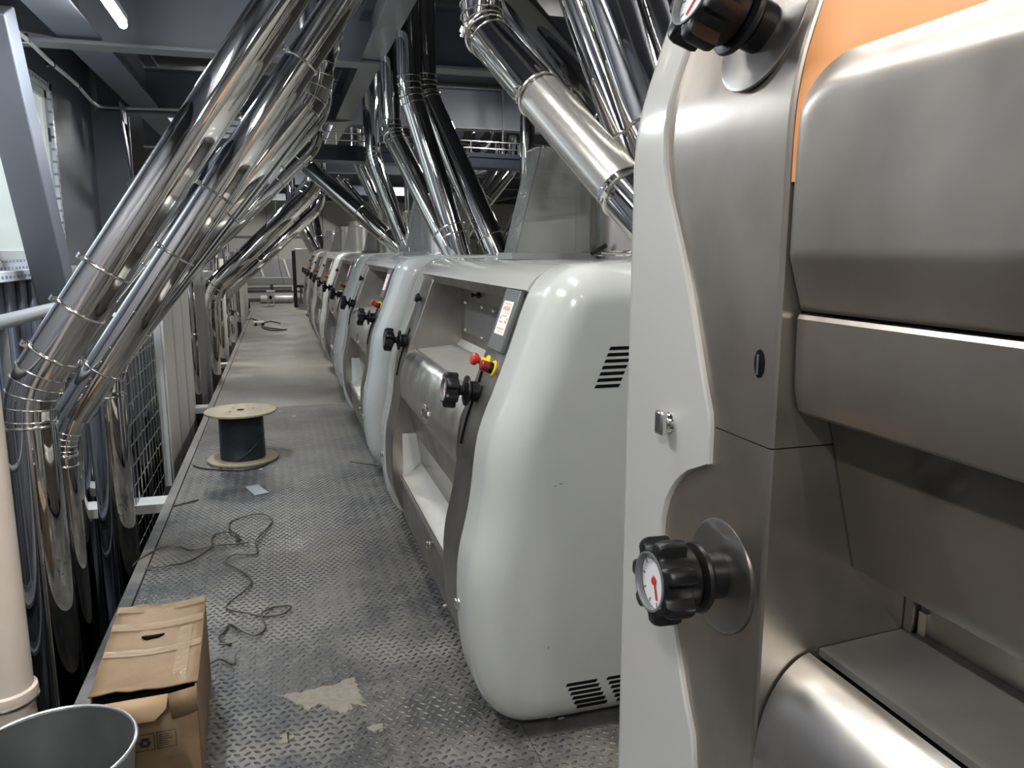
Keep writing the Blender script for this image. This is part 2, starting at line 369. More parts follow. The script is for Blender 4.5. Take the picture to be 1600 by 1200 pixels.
for x, y, z, lab in LAMPS:
    r = empty('batten_lamp', (x, y, z), lab, 'lamp', 'ceiling batten lamps')
    MB().box((x - .028, y - .62, z), (x + .028, y + .62, z + .06)).build('housing', 'lamp_white', r, bevel=.01)
    MB().sweep([(x, y - .58, z - .02), (x, y + .58, z - .02)], .028, 16).build('light_tube', 'lamp_tube', r)
    for dy in (-.4, .4): MB().sweep([(x, y + dy, z + .06), (x, y + dy, 3.76)], .006, 6).build('hanger', 'chrome', r)
    l = bpy.data.lights.new('batten_light', 'AREA'); l.shape = 'RECTANGLE'; l.size = .09; l.size_y = 1.15; l.energy = LAMP_W; l.color = (1, .985, .945)
    l.energy *= LAMP_F.get((x, y), 1)
    if y > 20: l.energy *= 2.2
    if x == -.95 and y < 6: l.color = (.78, .87, 1)
    lo = bpy.data.objects.new('batten_light', l); C.objects.link(lo); lo.location = (0, 0, -.055); lo.parent = r

# ================================================================== ROLLER MILLS
YC, CX, PITCH_Y = 3.53, 1.4, 3.22
HALF, CIN, RIN = 1.28, 1.01, .72           # outer face, cheek seam, recess wall (from the centre)
CHEEK = [(.86, .012), (.72, .022), (.635, .075), (.585, .155), (.56, .27), (.55, .40), (.551, .53), (.561, .62), (.58, .70), (.598, .787), (.609, .868),
         (.615, .925), (.63, 1.016), (.655, 1.094), (.697, 1.193), (.755, 1.346), (.797, 1.465), (.84, 1.545), (.905, 1.592), (1.0, 1.608), (1.2, 1.612), (1.4, 1.613)]
CH = crom(CHEEK, 3)
def front_x(z):
    for (x0, z0), (x1, z1) in zip(CH, CH[1:]):
        if z0 <= z <= z1 and z1 > z0: return x0 + (x1 - x0) * (z - z0) / (z1 - z0)
    return CH[0][0] if z < CH[0][1] else CH[-1][0]
full = CH + [(2 * CX - x, z) for x, z in reversed(CH[:-1])]
def offset(poly, d):
    n = len(poly); out = []
    for i in range(n):
        a, b = Vector(poly[i - 1]), Vector(poly[(i + 1) % n]); t = (b - a).normalized(); nrm = Vector((t.y, -t.x))
        p = Vector(poly[i]) + nrm * d; out.append(tuple(p))
    return out
def cheek(mb, ysgn, rr=.13):
    ys_ = [(CIN, 0.0), (CIN + .06, 0.0), (HALF - rr, 0.0)] + [(HALF - rr + rr * sin(a), rr * (1 - cos(a))) for a in [radians(k) for k in (12, 24, 36, 48, 60, 72, 82, 90)]]
    # find which side is inside
    test = offset(full, .01); inside = 1 if min(p[0] for p in test) > min(p[0] for p in full) else -1
    rs = []
    for yy, ins in ys_:
        P = offset(full, inside * ins) if ins else full
        rs.append([(x, YC + ysgn * yy, max(z, .01)) for x, z in P])
    return mb.rings(rs)
SN = Vector((-.94, 0, .335)).normalized(); ST = Vector((.335, 0, .94)).normalized()   # slanted strip: normal and up-slope
def on_strip(y, z): return Vector((front_x(z) + .009, y, z))
def hand_wheel(root, base, axis, xhint=(0, 1, 0), disc=True, needle=2.6, slim=False):
    """base: on the steel; axis: out of the machine"""
    M = frame(base, axis, xhint)
    if disc:
        MB().at(M).lathe([(.001, .0), (.092, .0), (.092, .004), (.088, .0055), (.001, .0055)], 40, False).build('cover_disc', 'brushed', root)
    sl = MB().at(M).lathe([(.034, .002), (.037, .006), (.037, .03), (.033, .034), (.033, .04)], 28).build('wheel_sleeve', 'black', root)
    MB().at(M).lathe([(.03, .038), (.055, .042), (.057, .046), (.055, .051), (.036, .055), (.030, .058)], 32).build('flange', 'black', root)
    if slim:
        MB().at(M).lathe([(.018, .054), (.018, .072), (.03, .076), (.042, .082)], 24).build('wheel_hub', 'black', root); M = M @ Matrix.Translation((0, 0, .012)) @ Matrix.Scale(.94, 4)
    else: MB().at(M).lathe([(.036, .054), (.049, .060), (.051, .064), (.051, .084), (.046, .09)], 32).build('wheel_hub', 'black', root)
    n = 84
    def lob(s): return [(s * (.0585 + .0125 * max(-.35, min(1, 1.7 * cos(7 * 2 * pi * k / n)))) , 2 * pi * k / n) for k in range(n)]
    rs = []
    for s, z in ((.86, .078), (.97, .080), (1, .086), (1, .115), (.965, .123), (.90, .127)):
        rs.append([(r * cos(t), r * sin(t), z) for r, t in lob(s)])
    for r, z in ((.049, .128), (.047, .126), (.046, .117)): rs.append([(r * cos(2 * pi * k / n), r * sin(2 * pi * k / n), z) for k in range(n)])
    wh = MB().at(M).rings(rs, True, False).build('hand_wheel', 'black', root, sharp=40)
    MB().at(M).lathe([(.0475, .1275), (.0475, .130), (.044, .130), (.0425, .1275), (.0425, .120)], 36, False).build('bezel', 'panel_grey', wh)
    MB().at(M).lathe([(.001, .1185), (.044, .1185), (.044, .1165), (.001, .1165)], 36, False).build('dial_face', 'dial', wh)
    mk = MB()
    for k in range(10):
        a = 2 * pi * k / 10; mk.at(M @ Matrix.Rotation(a, 4, 'Z')).box((.034, -.0012, .1185), (.041, .0012, .1192))
    mk.build('dial_marks', 'panel_grey', wh)
    MB().at(M @ Matrix.Rotation(needle, 4, 'Z')).box((-.008, -.002, .1195), (.030, .002, .1205)).at(M).lathe([(.001, .119), (.006, .119), (.006, .122), (.001, .122)], 14).build('needle', 'red', wh)
    return wh
def latch(root, base, axis, s=1.0, name='latch'):
    M = frame(base, axis, (0, 0, 1))
    o = MB().at(M).lathe([(.014 * s, 0), (.015 * s, .003), (.013 * s, .008 * s), (.011 * s, .010 * s)], 20).build(name, 'chrome', root)
    MB().at(M).box((-.017 * s, -.011 * s, .009 * s), (.017 * s, .011 * s, .02 * s)).build('latch_grip', 'clamp', o, bevel=.004)
    return o
def white_mill(label):
    root = empty('roller_mill', (CX, YC, 0), label, 'mill', 'row of white roller mills')
    Y = lambda yy: YC + yy
    for sg in (-1, 1): cheek(MB(), sg).build('end_housing', 'white_paint', root, sharp=50)
    top = [(.808, 1.512), (.84, 1.553), (.905, 1.588), (1.0, 1.602), (1.4, 1.606), (1.8, 1.602), (1.895, 1.588), (1.96, 1.553), (1.99, 1.512)]
    top = crom(top, 3)
    MB().extrude_y(top + [(1.97, 1.49), (1.85, 1.55), (.95, 1.55), (.83, 1.492)], Y(-CIN + .003), Y(CIN - .003)).build('top_cover', 'white_paint_b', root, sharp=50)
    # steel side frames (slanted strips + recess walls), front profile follows the housings
    zz = [.05 + (1.508 - .05) * k / 40 for k in range(41)]
    prof = [(front_x(z) + .010 + max(0, .3 - z) * .18, z) for z in zz]
    for a, b in ((-CIN + .004, -RIN), (RIN, CIN - .004)):
        MB().extrude_y(prof + [(1.02, 1.508), (1.02, .05)], Y(a), Y(b)).build('side_frame', 'brushed', root, sharp=35, bevel=.004)
    MB().box((1.02, Y(-CIN + .01), .05), (1.9, Y(CIN - .01), 1.5)).build('light_block', 'black_matt', root)  # unseen black box added inside the body to block light
    y0, y1 = Y(-RIN), Y(RIN)
    MB().extrude_y([(.81, 1.507), (.825, 1.47), (.98, 1.45), (1.02, 1.49)], y0, y1).build('recess_hood', 'brushed_dark', root)
    bk = MB().box((.974, y0, 1.14), (1.015, y1, 1.47)).build('back_plate', 'brushed_dark', root)
    gl = MB().box((.966, y0 + .1, 1.2), (.9735, y1 - .12, 1.38)).build('sight_glass', 'acrylic', root, bevel=.003)
    for yy in (y0 + .12, y0 + .48, YC, y1 - .5, y1 - .14):
        for z in (1.215, 1.365): MB().at(frame((.966, yy, z), (-1, 0, 0))).lathe([(.009, 0), (.008, .006), (.004, .009)], 10).build('bolt', 'chrome', gl)
    MB().at(frame((.974, y1 - .42, 1.42), (-1, 0, 0))).lathe([(.016, 0), (.016, .015), (.007, .018), (.007, .03), (.013, .033), (.011, .045)], 14).build('lock_knob', 'black', root)
    MB().sheet_y([(.978, 1.155), (.944, 1.121)], y0, y1, .004).build('sloped_strip', 'shelf_steel', root)
    for a, b in ((y0, YC + .12), (YC + .123, y1)): MB().extrude_y([(.944, 1.121), (.718, 1.102), (.718, 1.09), (.944, 1.105)], a, b).build('shelf_plate', 'shelf_steel', root)
    rc = crom([(.708, 1.101), (.686, 1.092), (.662, 1.07), (.643, 1.036), (.630, .997), (.621, .95), (.617, .907), (.620, .845), (.634, .826)], 4)
    MB().sheet_y(rc, y0 + .003, y1 - .003, .006).build('roll_cover', 'brushed_light', root, sharp=40)
    MB().sheet_y([(.640, .826), (.668, .76), (.700, .61)], y0, y1, .006).build('lower_flap', 'brushed_dark', root)
    MB().sheet_y([(.638, .828), (.650, .79)], y0, y1, .004).build('flap_lip', 'brushed', root)
    MB().sheet_y([(.704, .61), (.722, .50), (.724, .44)], y0, y1, .006).build('outlet_glass', 'glass_brown', root)
    MB().sheet_y(crom([(.728, .448), (.700, .418), (.665, .396), (.632, .380), (.616, .374)], 4), y0, y1, .006).build('outlet_tray', 'shelf_steel', root)
    for yy, sg in ((y1 - .004, 1), (y0 + .001, -1)):
        MB().extrude_y([(.622, .62), (.70, .62), (.722, .50), (.726, .445), (.66, .39), (.622, .376)], yy, yy + .003).build('recess_liner', 'white_paint', root)
    MB().sheet_y([(.608, .368), (.606, .25), (.622, .13), (.672, .03)], y0 - .0, y1, .01).build('lower_panel', 'brushed_dark', root)
    MB().sheet_y([(.604, .376), (.604, .352)], y0, y1, .006).build('panel_trim', 'brushed_light', root)
    MB().box((.69, Y(-CIN), 0), (2.1, Y(CIN), .06)).build('base', 'black_matt', root)
    rp = [(2 * CX - front_x(z) - .01, z) for z in zz]
    MB().extrude_y([(1.9, .05)] + rp + [(1.9, 1.508)], Y(-CIN + .01), Y(CIN - .01)).build('rear_panel', 'brushed', root, sharp=35)
    # oval emblem on the roll cover
    em = Matrix.Translation((.6165, YC - .06, .898)) @ Matrix.Rotation(radians(-90), 4, 'Y')
    rs = []
    for s, z in ((1, 0), (1, .004), (.88, .0045), (.86, .002)): rs.append([(s * .046 * cos(2 * pi * k / 32), s * .085 * sin(2 * pi * k / 32), z) for k in range(32)])
    eo = MB().at(em).rings(rs).build('emblem', 'chrome', root)
    el = MB().at(em)
    for yy, h in ((-.05, .014), (-.025, .02), (0, .024), (.025, .02), (.05, .014)): el.box((-h, yy - .007, .001), (h, yy + .006, .005))
    el.build('emblem_letters', 'brushed_dark', eo)
    # controls on the near strip
    M = frame(on_strip(Y(-.865), 1.395), SN, (0, 1, 0))     # local x = +y, local y = down-slope or up
    tp = MB().at(M).box((-.09, -.115, -.002), (.09, .115, .016)).build('touch_panel', 'panel_grey', root, bevel=.004)
    if M.to_3x3() @ Vector((0, 1, 0)) @ ST < 0: up_ = -1
    else: up_ = 1
    sr = MB().at(M).box((-.058, up_ * -.055 - .0, .016), (.058, up_ * .07, .0172)).build('screen', 'screen', tp)
    pr_ = MB().at(M)
    for (a, b, c, d) in ((-.045, .045, .058, .062), (-.04, -.005, .035, .05), (.01, .04, .035, .05), (-.03, .03, .012, .017), (-.05, -.02, -.012, -.002), (.0, .045, -.012, -.006), (-.045, .045, -.036, -.031), (-.045, .02, -.046, -.043)):
        pr_.box((a, min(up_ * c, up_ * d), .0172), (b, max(up_ * c, up_ * d), .0176))
    pr_.build('screen_red_print', 'screen_red', tp)
    pr_ = MB().at(M)
    for (a, b, c, d) in ((-.004, .006, .02, .056), (-.052, -.034, .0, .01), (.03, .05, .0, .012), (-.045, -.02, .022, .03)):
        pr_.box((a, min(up_ * c, up_ * d), .0172), (b, max(up_ * c, up_ * d), .0176))
    pr_.build('screen_grey_print', 'screen_grey', tp)
    # emergency stop and red selector, each on a yellow collar
    for yy, z, big in ((-.80, 1.235, True), (-.895, 1.228, False)):
        M = frame(on_strip(Y(yy), z), SN, (0, 1, 0))
        es = MB().at(M).lathe([(.001, 0), (.030, 0), (.030, .004), (.018, .006), (.016, .03 if big else .012), (.001, .03 if big else .012)], 28, False).build('stop_collar', 'yellow', root)
        if big: MB().at(M).lathe([(.012, .028), (.012, .038), (.020, .042), (.0235, .05), (.0225, .060), (.014, .065), (.001, .066)], 28).build('stop_button', 'red', es)
        else: MB().at(M).lathe([(.019, .008), (.019, .045), (.016, .05), (.001, .05)], 24).build('stop_button', 'dark_red', es); MB().at(M).lathe([(.0205, .004), (.0205, .02)], 24).build('button_ring', 'black', es)
    # knob and hand wheels, curved slots beside them
    M = frame(on_strip(Y(.86), 1.37), SN, (0, 1, 0))
    MB().at(M).lathe([(.012, 0), (.012, .01), (.024, .018), (.026, .03), (.020, .036), (.012, .038)], 20).build('small_knob', 'black', root)
    for z, x in ((1.385, .815), (1.35, .80)): MB().at(frame((x + .035, y1, z), (0, -1, 0))).torus((0, 0, .003), (0, 0, 1), .011, .004, 16, 6).build('recess_screw', 'chrome', root)
    MB().at(frame((.84, y1, 1.22), (0, -1, 0))).lathe([(.014, 0), (.013, .01), (.006, .018)], 14).build('recess_bolt', 'chrome', root)
    for yy in (-.83, .83):
        b = Vector((front_x(1.135) + .008, Y(yy), 1.135))
        hand_wheel(root, b, (-1, 0, .12), disc=False, slim=True)
        sl = []
        for k in range(9):
            z = 1.20 - .27 * k / 8; sl.append((front_x(z) + .009, Y(yy) + .055 - .03 * sin(pi * k / 8) + .0, z))
        MB().sweep(sl, .006, 6).build('curved_slot', 'black_matt', root)
    latch(root, (.605, Y(-.2), .31), (-1, 0, 0)); latch(root, (.553, Y(-CIN - .03), .42), (-1, -.2, 0)); latch(root, (.553, Y(CIN + .03), .42), (-1, .2, 0))
    return root
names = ['white roller mill with lit touch panel, first behind the tall steel machine', 'white roller mill, second in the row behind the tall steel machine', 'white roller mill, third in the row behind the tall steel machine',
         'white roller mill, fourth in the row behind the tall steel machine', 'white roller mill, fifth in the row, last but one', 'white roller mill at the far end of the row beside the white cabinet']
mill = white_mill(names[0])
for k in range(1, 6):
    c = copy_tree(mill); c.location = (CX, YC + PITCH_Y * k, 0); c['label'] = names[k]
# ventilation slots, only where the first mill shows them
def slot(x0, x1, z, skew=.0):
    mb = MB(); Yf = YC - HALF - .0008; h = .0055
    mb.add([(x0, Yf, z - h), (x1, Yf, z - h), (x1 + .006, Yf, z + h), (x0 + .006, Yf, z + h), (x0, Yf + .002, z - h), (x1, Yf + .002, z - h), (x1 + .006, Yf + .002, z + h), (x0 + .006, Yf + .002, z + h)],
           [(0, 1, 2, 3), (4, 7, 6, 5), (0, 4, 5, 1), (1, 5, 6, 2), (2, 6, 7, 3), (3, 7, 4, 0)])
    return mb.build('vent_slot', 'black_matt', mill)
for k in range(7):
    z = 1.338 - .0203 * k; x = .998 - .008 * k
    slot(x, x + .085, z); slot(x + .125, x + .21, z)
for k in range(6):
    z = .185 - .0175 * k; x = .865 + .008 * k
    slot(x, x + .112, z); slot(x + .15, x + .26, z)

for (x, z, wd_, ht_) in ((.835, .90, .010, .004), (.818, .895, .006, .003), (.80, .33, .003, .009), (.80, .075, .03, .004), (.84, .062, .022, .006), (.90, .11, .03, .003), (.905, .10, .012, .006)):
    MB().box((x, YC - HALF - .0006, z), (x + wd_, YC - HALF + .001, z + ht_)).build('paint_chip', 'panel_grey', mill)
# ------------------------------------------------------------------ tall near machine
def xf(z):        # front face of the tall machine: upright, leaning back above 1.85
    if z < 1.8: return .66
    if z < 1.95: return .66 + .34 * (z - 1.8) ** 2 / .3
    return .66 + .34 * (z - 1.875)
tall = empty('tall_mill', (1.4, .25, 0), 'tall stainless and white double roller mill filling the right foreground', 'mill')
TB = [(.02, 1.07), (.4, 1.07), (.749, 1.074), (.805, 1.083), (.851, 1.109), (.91, 1.136), (.971, 1.164), (1.02, 1.19), (1.052, 1.207), (1.108, 1.224), (1.16, 1.22), (1.201, 1.206), (1.225, 1.19), (1.245, 1.173), (1.262, 1.153), (1.277, 1.131), (1.304, 1.071), (1.33, 1.071), (1.366, 1.071), (1.389, 1.075), (1.443, 1.099), (1.535, 1.135),
      (1.6, 1.163), (1.639, 1.181), (1.7, 1.213), (1.749, 1.239), (1.80, 1.256), (1.86, 1.266), (1.9, 1.268), (1.95, 1.268), (2.0, 1.266), (2.1, 1.262), (2.3, 1.25), (2.45, 1.25)]
TY0, TY1 = -.92, 1.42          # outer faces
def tall_housing(far):
    rs = []; r = .055; mid = (TY0 + TY1) / 2
    for z, yb in TB:
        x = xf(z) - .006; row = [(x + .02, yb), (x + .003, yb), (x, yb + .003)]
        for a in range(0, 91, 15): row.append((x + r - r * cos(radians(a)), TY1 - r + r * sin(radians(a))))
        row += [(2.15, TY1), (2.15, TY1 - .06)]
        rs.append([(px, py if far else 2 * mid - py, z) for px, py in row])
    return MB().rings(rs, True, True)
tall_housing(True).build('end_housing', 'white_paint_b', tall, sharp=40)
tall_housing(False).build('end_housing', 'white_paint_b', tall, sharp=40)
FY = .92                        # fold of the steel frame
def tall_frame(z0, z1, far, yf):
    rs = []; n = max(2, int((z1 - z0) / .03)); mid = (TY0 + TY1) / 2
    for k in range(n + 1):
        z = z0 + (z1 - z0) * k / n; x = xf(z) + .004
        row = [(x, 1.38), (x, yf + .006), (x + .002, yf + .002), (x + .006, yf), (1.06, yf), (1.06, 1.38)]
        rs.append([(px, py if far else 2 * mid - py, z) for px, py in row])
    return MB().rings(rs)
for far in (True, False):
    tall_frame(.03, 1.3655, far, FY).build('lower_frame', 'brushed_tall', tall, sharp=25)
    tall_frame(1.3675, 2.45, far, FY).build('upper_frame', 'brushed_tall', tall, sharp=25)
ty0, ty1 = .5 - FY, FY - .002
MB().box((1.06, ty0 - .3, .05), (2.1, ty1 + .3, 2.4)).build('light_block', 'black_matt', tall)  # unseen black filler, stops light passing through the tall machine
MB().extrude_y([(.72, 2.44), (.86, 2.5), (2.0, 2.5), (2.15, 2.4), (2.1, 2.38), (.8, 2.38)], TY0 + .02, TY1 - .02).build('top_cover', 'white_paint_b', tall)
# upper screen panel: warm light on the steel painted as orange colour
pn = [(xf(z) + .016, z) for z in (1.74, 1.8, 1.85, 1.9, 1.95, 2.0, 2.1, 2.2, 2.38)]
MB().sheet_y(list(reversed(pn)), ty0, ty1, -.006).build('upper_panel', 'painted_orange_light', tall, sharp=40)
# pillow-shaped upper door
def door():
    nz_, ny = 44, 60; y0, y1, z0, z1, R = ty0 + .01, ty1 - .003, 1.568, 1.905, .085; rows = []
    for i in range(nz_ + 1):
        t = i / nz_; z = z0 + (z1 - z0) * t
        ins = 0
        if z > z1 - R: ins = R - math.sqrt(max(0, R * R - (z - (z1 - R)) ** 2))
        row = []
        for j in range(ny + 1):
            s = j / ny; s = .5 - .5 * cos(pi * s); yy = (y0 + ins) + (y1 - y0 - 2 * ins) * s
            # distance to outline
            dy = min(yy - y0, y1 - yy); dz = z1 - z
            if dy < R and dz < R: d = R - hypot(R - dy, R - dz)
            else: d = min(dy, dz)
            d = max(0, d); e = .012 + .05 * min(1, max(0, (z - 1.70) / .14)) * min(1, max(0, (dy / max(dy + dz, 1e-6)) * 1.4))
            back = xf(z) + .018; frontx = .669
            if z < 1.8: back = .678
            if d < e:
                q = d / e; q = q * q * (3 - 2 * q); q = .35 * (d / e) + .65 * q; x = back + (frontx - back) * q
            else: x = frontx
            if z > 1.80 and d >= e: x = frontx
            if z < 1.642: x += (1.642 - z) * .32
            row.append((x, yy, z))
        rows.append(row)
    return MB().rings(rows, False, False, closed=False)
dr = door().build('upper_door', 'brushed_tall', tall, sharp=60)
dr.modifiers.new('solid', 'SOLIDIFY').thickness = -.004
MB().sheet_y([(.700, 1.564), (.692, 1.561), (.689, 1.555), (.690, 1.50), (.692, 1.455), (.700, 1.424), (.709, 1.418), (.757, 1.404)], ty0, ty1 - .006, .005).build('flap', 'brushed_tall', tall, sharp=20)
MB().sheet_y([(.760, 1.402), (.823, 1.168), (.828, 1.166)], ty0, ty1 - .001, .006).build('sight_glass', 'glass_brown', tall)
MB().box((.946, ty0, 1.03), (1.05, ty1, 1.40)).build('back_plate', 'brushed_dark', tall)
MB().box((.930, ty1 - .016, 1.052), (.946, ty1, 1.2)).build('corner_strip', 'brushed', tall)
MB().box((.938, ty1 - .035, 1.052), (.946, ty1 - .02, 1.09)).build('corner_clip', 'brushed_light', tall)
MB().box((.76, ty0, 1.0), (.95, ty1, 1.02)).build('gap_backing', 'black_matt', tall)
MB().extrude_y([(.945, 1.052), (.772, 1.042), (.772, 1.03), (.945, 1.04)], ty0, ty1).build('shelf_plate', 'shelf_tall', tall)
rc = crom([(.752, 1.039), (.732, 1.031), (.706, 1.008), (.685, .975), (.671, .935), (.664, .89), (.662, .84), (.664, .76)], 5)
MB().sheet_y(rc, ty0, ty1 - .002, .005).build('roll_cover', 'brushed_light', tall, sharp=40)
MB().sheet_y([(.664, .758), (.70, .60), (.72, .44)], ty0, ty1, .006).build('outlet_glass', 'glass_brown', tall)
MB().sheet_y([(.72, .44), (.66, .40), (.64, .36), (.64, .05)], ty0, ty1, .006).build('lower_panel', 'brushed_dark', tall)
hand_wheel(tall, (.664, 1.032, 1.128), (-1, 0, .04), needle=2.0)
hand_wheel(tall, (xf(1.965) + .004, 1.035, 1.965), (-.95, -.03, .32), needle=1.0)
latch(tall, (.654, 1.20, 1.347), (-1, 0, 0), 1.25)
# lock: dark oval opening with a bright slotted insert
lk = []
for s, x in ((1, .6645), (1, .6630), (.8, .6625)): lk.append([(x, .958 + s * .0125 * cos(2 * pi * k / 24), 1.486 + s * .021 * sin(2 * pi * k / 24)) for k in range(24)])
lo_ = MB().rings(lk).build('lock', 'black_matt', tall)
MB().box((.6605, .956, 1.470), (.6630, .961, 1.500)).build('lock_insert', 'chrome', lo_)

# ================================================================== FEED HOPPERS ON THE MILLS
def feeder(k, label_h, label_c):
    Yk = YC + PITCH_Y * k
    h = empty('acrylic_hopper', (1.2, Yk - .1, 1.612), label_h, 'hopper', 'hoppers on the mill tops')
    # tapered hopper of clear sheet with a bolted foot frame
    b0 = [(1.03, Yk - .14), (1.40, Yk - .14), (1.40, Yk + .05), (1.03, Yk + .05)]; t0 = [(1.15, Yk - .14), (1.40, Yk - .14), (1.40, Yk + .05), (1.15, Yk + .05)]
    z0, z1 = 1.63, 2.10; nm = 0
    for i, j in ((0, 1), (1, 2), (2, 3), (3, 0)):
        q = [Vector((*b0[i], z0)), Vector((*b0[j], z0)), Vector((*t0[j], z1)), Vector((*t0[i], z1))]
        n = (q[1] - q[0]).cross(q[3] - q[0]).normalized() * -.005
        MB().add(q + [p + n for p in q], [(0, 1, 2, 3), (7, 6, 5, 4), (0, 4, 5, 1), (1, 5, 6, 2), (2, 6, 7, 3), (3, 7, 4, 0)]).build('hopper_sheet', 'acrylic', h)
    ff = MB().box((1.01, Yk - .16, 1.606), (1.42, Yk - .14, 1.635)).box((1.01, Yk + .055, 1.606), (1.42, Yk + .075, 1.635)).box((1.01, Yk - .14, 1.606), (1.03, Yk + .055, 1.635)).box((1.40, Yk - .14, 1.606), (1.42, Yk + .055, 1.635)).build('foot_frame', 'grey_paint', h)
    if k < 2:
        for x in (1.05, 1.13, 1.21, 1.29, 1.37): MB().at(frame((x, Yk - .165, 1.628), (0, -1, 0))).lathe([(.009, 0), (.008, .006), (.004, .009)], 10).build('bolt', 'chrome', ff)
    MB().bar((1.405, Yk - .15, 1.63), (1.405, Yk - .15, 2.1), .02, .02, (0, 1, 0)).build('edge_angle', 'brushed', h)
    MB().box((1.14, Yk - .145, 2.1), (1.41, Yk + .055, 2.106)).build('lid', 'acrylic', h)
    ct = 1.98 if k == 0 else 2.08
    ccx, ccy = (1.63, Yk - .06) if k == 0 else (1.36, Yk - .37)
    c = empty('inlet_cylinder', (ccx, ccy, 1.612), label_c, 'cylinder', 'inlet cylinders on the mill tops')
    M = Matrix.Translation((ccx, ccy, 0))
    MB().at(M).lathe([(.195, 1.606), (.195, 1.62), (.178, 1.625), (.178, ct), (.187, ct), (.187, ct + .02)], 40).build('cylinder_body', 'satin_tube', c, sharp=20)
    MB().at(M).torus((0, 0, ct - .06), (0, 0, 1), .18, .006, 40, 6).build('clamp_ring', 'clamp', c)
ordn = ['first', 'second', 'third', 'fourth', 'fifth', 'sixth']
for k in range(6):
    feeder(k, 'clear sheet feed hopper on top of the %s white mill' % ordn[k], 'stainless inlet cylinder on top of the %s white mill' % ordn[k])
# handle and toggle clamp on the first mill
t = empty('hopper_latch', (1.43, YC - .2, 1.612), 'small black toggle clamp with chrome rod on the first mill top', 'clamp')
MB().bar((1.38, YC - .19, 1.63), (1.45, YC - .21, 1.67), .03, .02).build('lever', 'black', t, bevel=.004)
MB().sweep([(1.42, YC - .22, 1.636), (1.76, YC - .27, 1.622)], .008, 12).build('rod', 'chrome', t)
MB().at(frame((1.53, YC - .23, 1.632), (1, 0, 0))).lathe([(.016, 0), (.016, .025)], 16).build('nut', 'chrome', t)

# ================================================================== PIPES
def pipe(label, pts, r, rings=(), group='stainless spouting pipes', n=44, bend=.16, mat_='polished', name='spout_pipe', steps=4, mats=None, bolts=True, beads=True):
    pts = [Vector(p) for p in pts]
    root = empty(name, tuple(pts[0]), label, 'pipe', group)
    segs = []; cur = pts[0]
    for i in range(1, len(pts)):
        if i < len(pts) - 1:
            d0 = (pts[i] - pts[i - 1]).normalized(); d1 = (pts[i + 1] - pts[i]).normalized()
            b = min(bend, (pts[i] - pts[i - 1]).length * .45, (pts[i + 1] - pts[i]).length * .45)
            a, c = pts[i] - d0 * b, pts[i] + d1 * b
            segs.append(('tube', [cur, a])); el = []
            for k in range(steps + 1):
                t_ = k / steps; el.append((1 - t_) ** 2 * a + 2 * t_ * (1 - t_) * pts[i] + t_ * t_ * c)
            segs.append(('elbow', el)); cur = c
        else: segs.append(('tube', [cur, pts[i]]))
    ti = 0
    for kind, P in segs:
        m = (mats[ti] if mats else mat_) if kind == 'tube' else mat_
        o = MB().sweep(P, r, n).build(kind, m, root, sharp=9 if n >= 44 else 18)
        if kind == 'elbow' and beads:
            for k in range(len(P)):
                d = (P[min(k + 1, len(P) - 1)] - P[max(k - 1, 0)]).normalized()
                MB().torus(P[k], d, r + .0015, .0035, n, 6).build('seam_bead', 'clamp', o)
        if kind == 'tube': ti += 1
    for (i, t_) in rings:
        a, c = pts[i], pts[i + 1]; d = (c - a).normalized(); p = a + (c - a) * t_
        rg = MB().torus(p, d, r + .003, .0065, 40 if n >= 40 else 24, 8).build('clamp_ring', 'clamp', root)
        if bolts:
            side = d.cross(Vector((0, 1, 0))); side = side.normalized() if side.length > .1 else Vector((1, 0, 0)); side = (side + d.cross(side) * .5).normalized()
            if side.z < 0: side = -side
            e = p + side * (r + .016)
            MB().at(frame(e - d.cross(side) * .03, d.cross(side), d)).lathe([(.008, 0), (.008, .008), (.005, .009), (.005, .05), (.008, .052), (.008, .06)], 10).box((-.012, -.012, .016), (.012, .012, .042)).build('clamp_bolt', 'chrome', rg)
    return root
ZT = 3.2
# left bank: vertical in the floor opening, then leaning over the aisle
pipe('wide stainless pipe nearest on the left, bending over the aisle', [(-1.05, 3.65, -2.8), (-1.05, 3.65, 1.05), (.40, 3.66, ZT), (.40, 3.66, 3.75)], .098, [(1, .075), (1, .16), (1, .24), (0, .965)], bend=.11)
pipe('stainless pipe tucked behind the nearest wide left pipe', [(-1.0, 4.12, .86), (.44, 4.12, 2.98), (.44, 4.12, 3.75)], .083, [(0, .1), (0, .36), (0, .5), (0, .8)], bend=.05)
pipe('slim upright stainless pipe feeding into the tucked left pipe', [(-1.05, 4.1, -2.8), (-1.05, 4.1, .72), (-.985, 4.11, .87)], .056, [(0, .97), (0, .985)], bend=.06)
pipe('bright stainless pipe with segmented elbow beside the wire mesh guard', [(-.985, 4.8, -2.8), (-.985, 4.8, 1.0), (.27, 4.85, 2.58), (.27, 4.85, 3.75)], .098, [(1, .14), (1, .55), (0, .955)], bend=.14, steps=4)
pipe('stainless pipe leaning over the aisle behind the bright one', [(-1.3, 5.15, -2.8), (-1.3, 5.15, .95), (.40, 5.3, 3.0), (.40, 5.3, 3.75)], .085, [(1, .3), (1, .7)], bend=.14)
lp = [(5.75, -1.3, .95, .42, 3.0, .08, 'stainless pipe in the left bank, fifth from the front'), (6.5, -1.32, .85, .40, 2.75, .075, 'stainless pipe in the left bank, sixth from the front'),
      (7.3, -1.3, .95, .45, 3.05, .08, 'stainless pipe in the left bank, seventh from the front'), (8.2, -1.3, 1.0, .42, 2.7, .075, 'stainless pipe in the left bank, eighth from the front')]
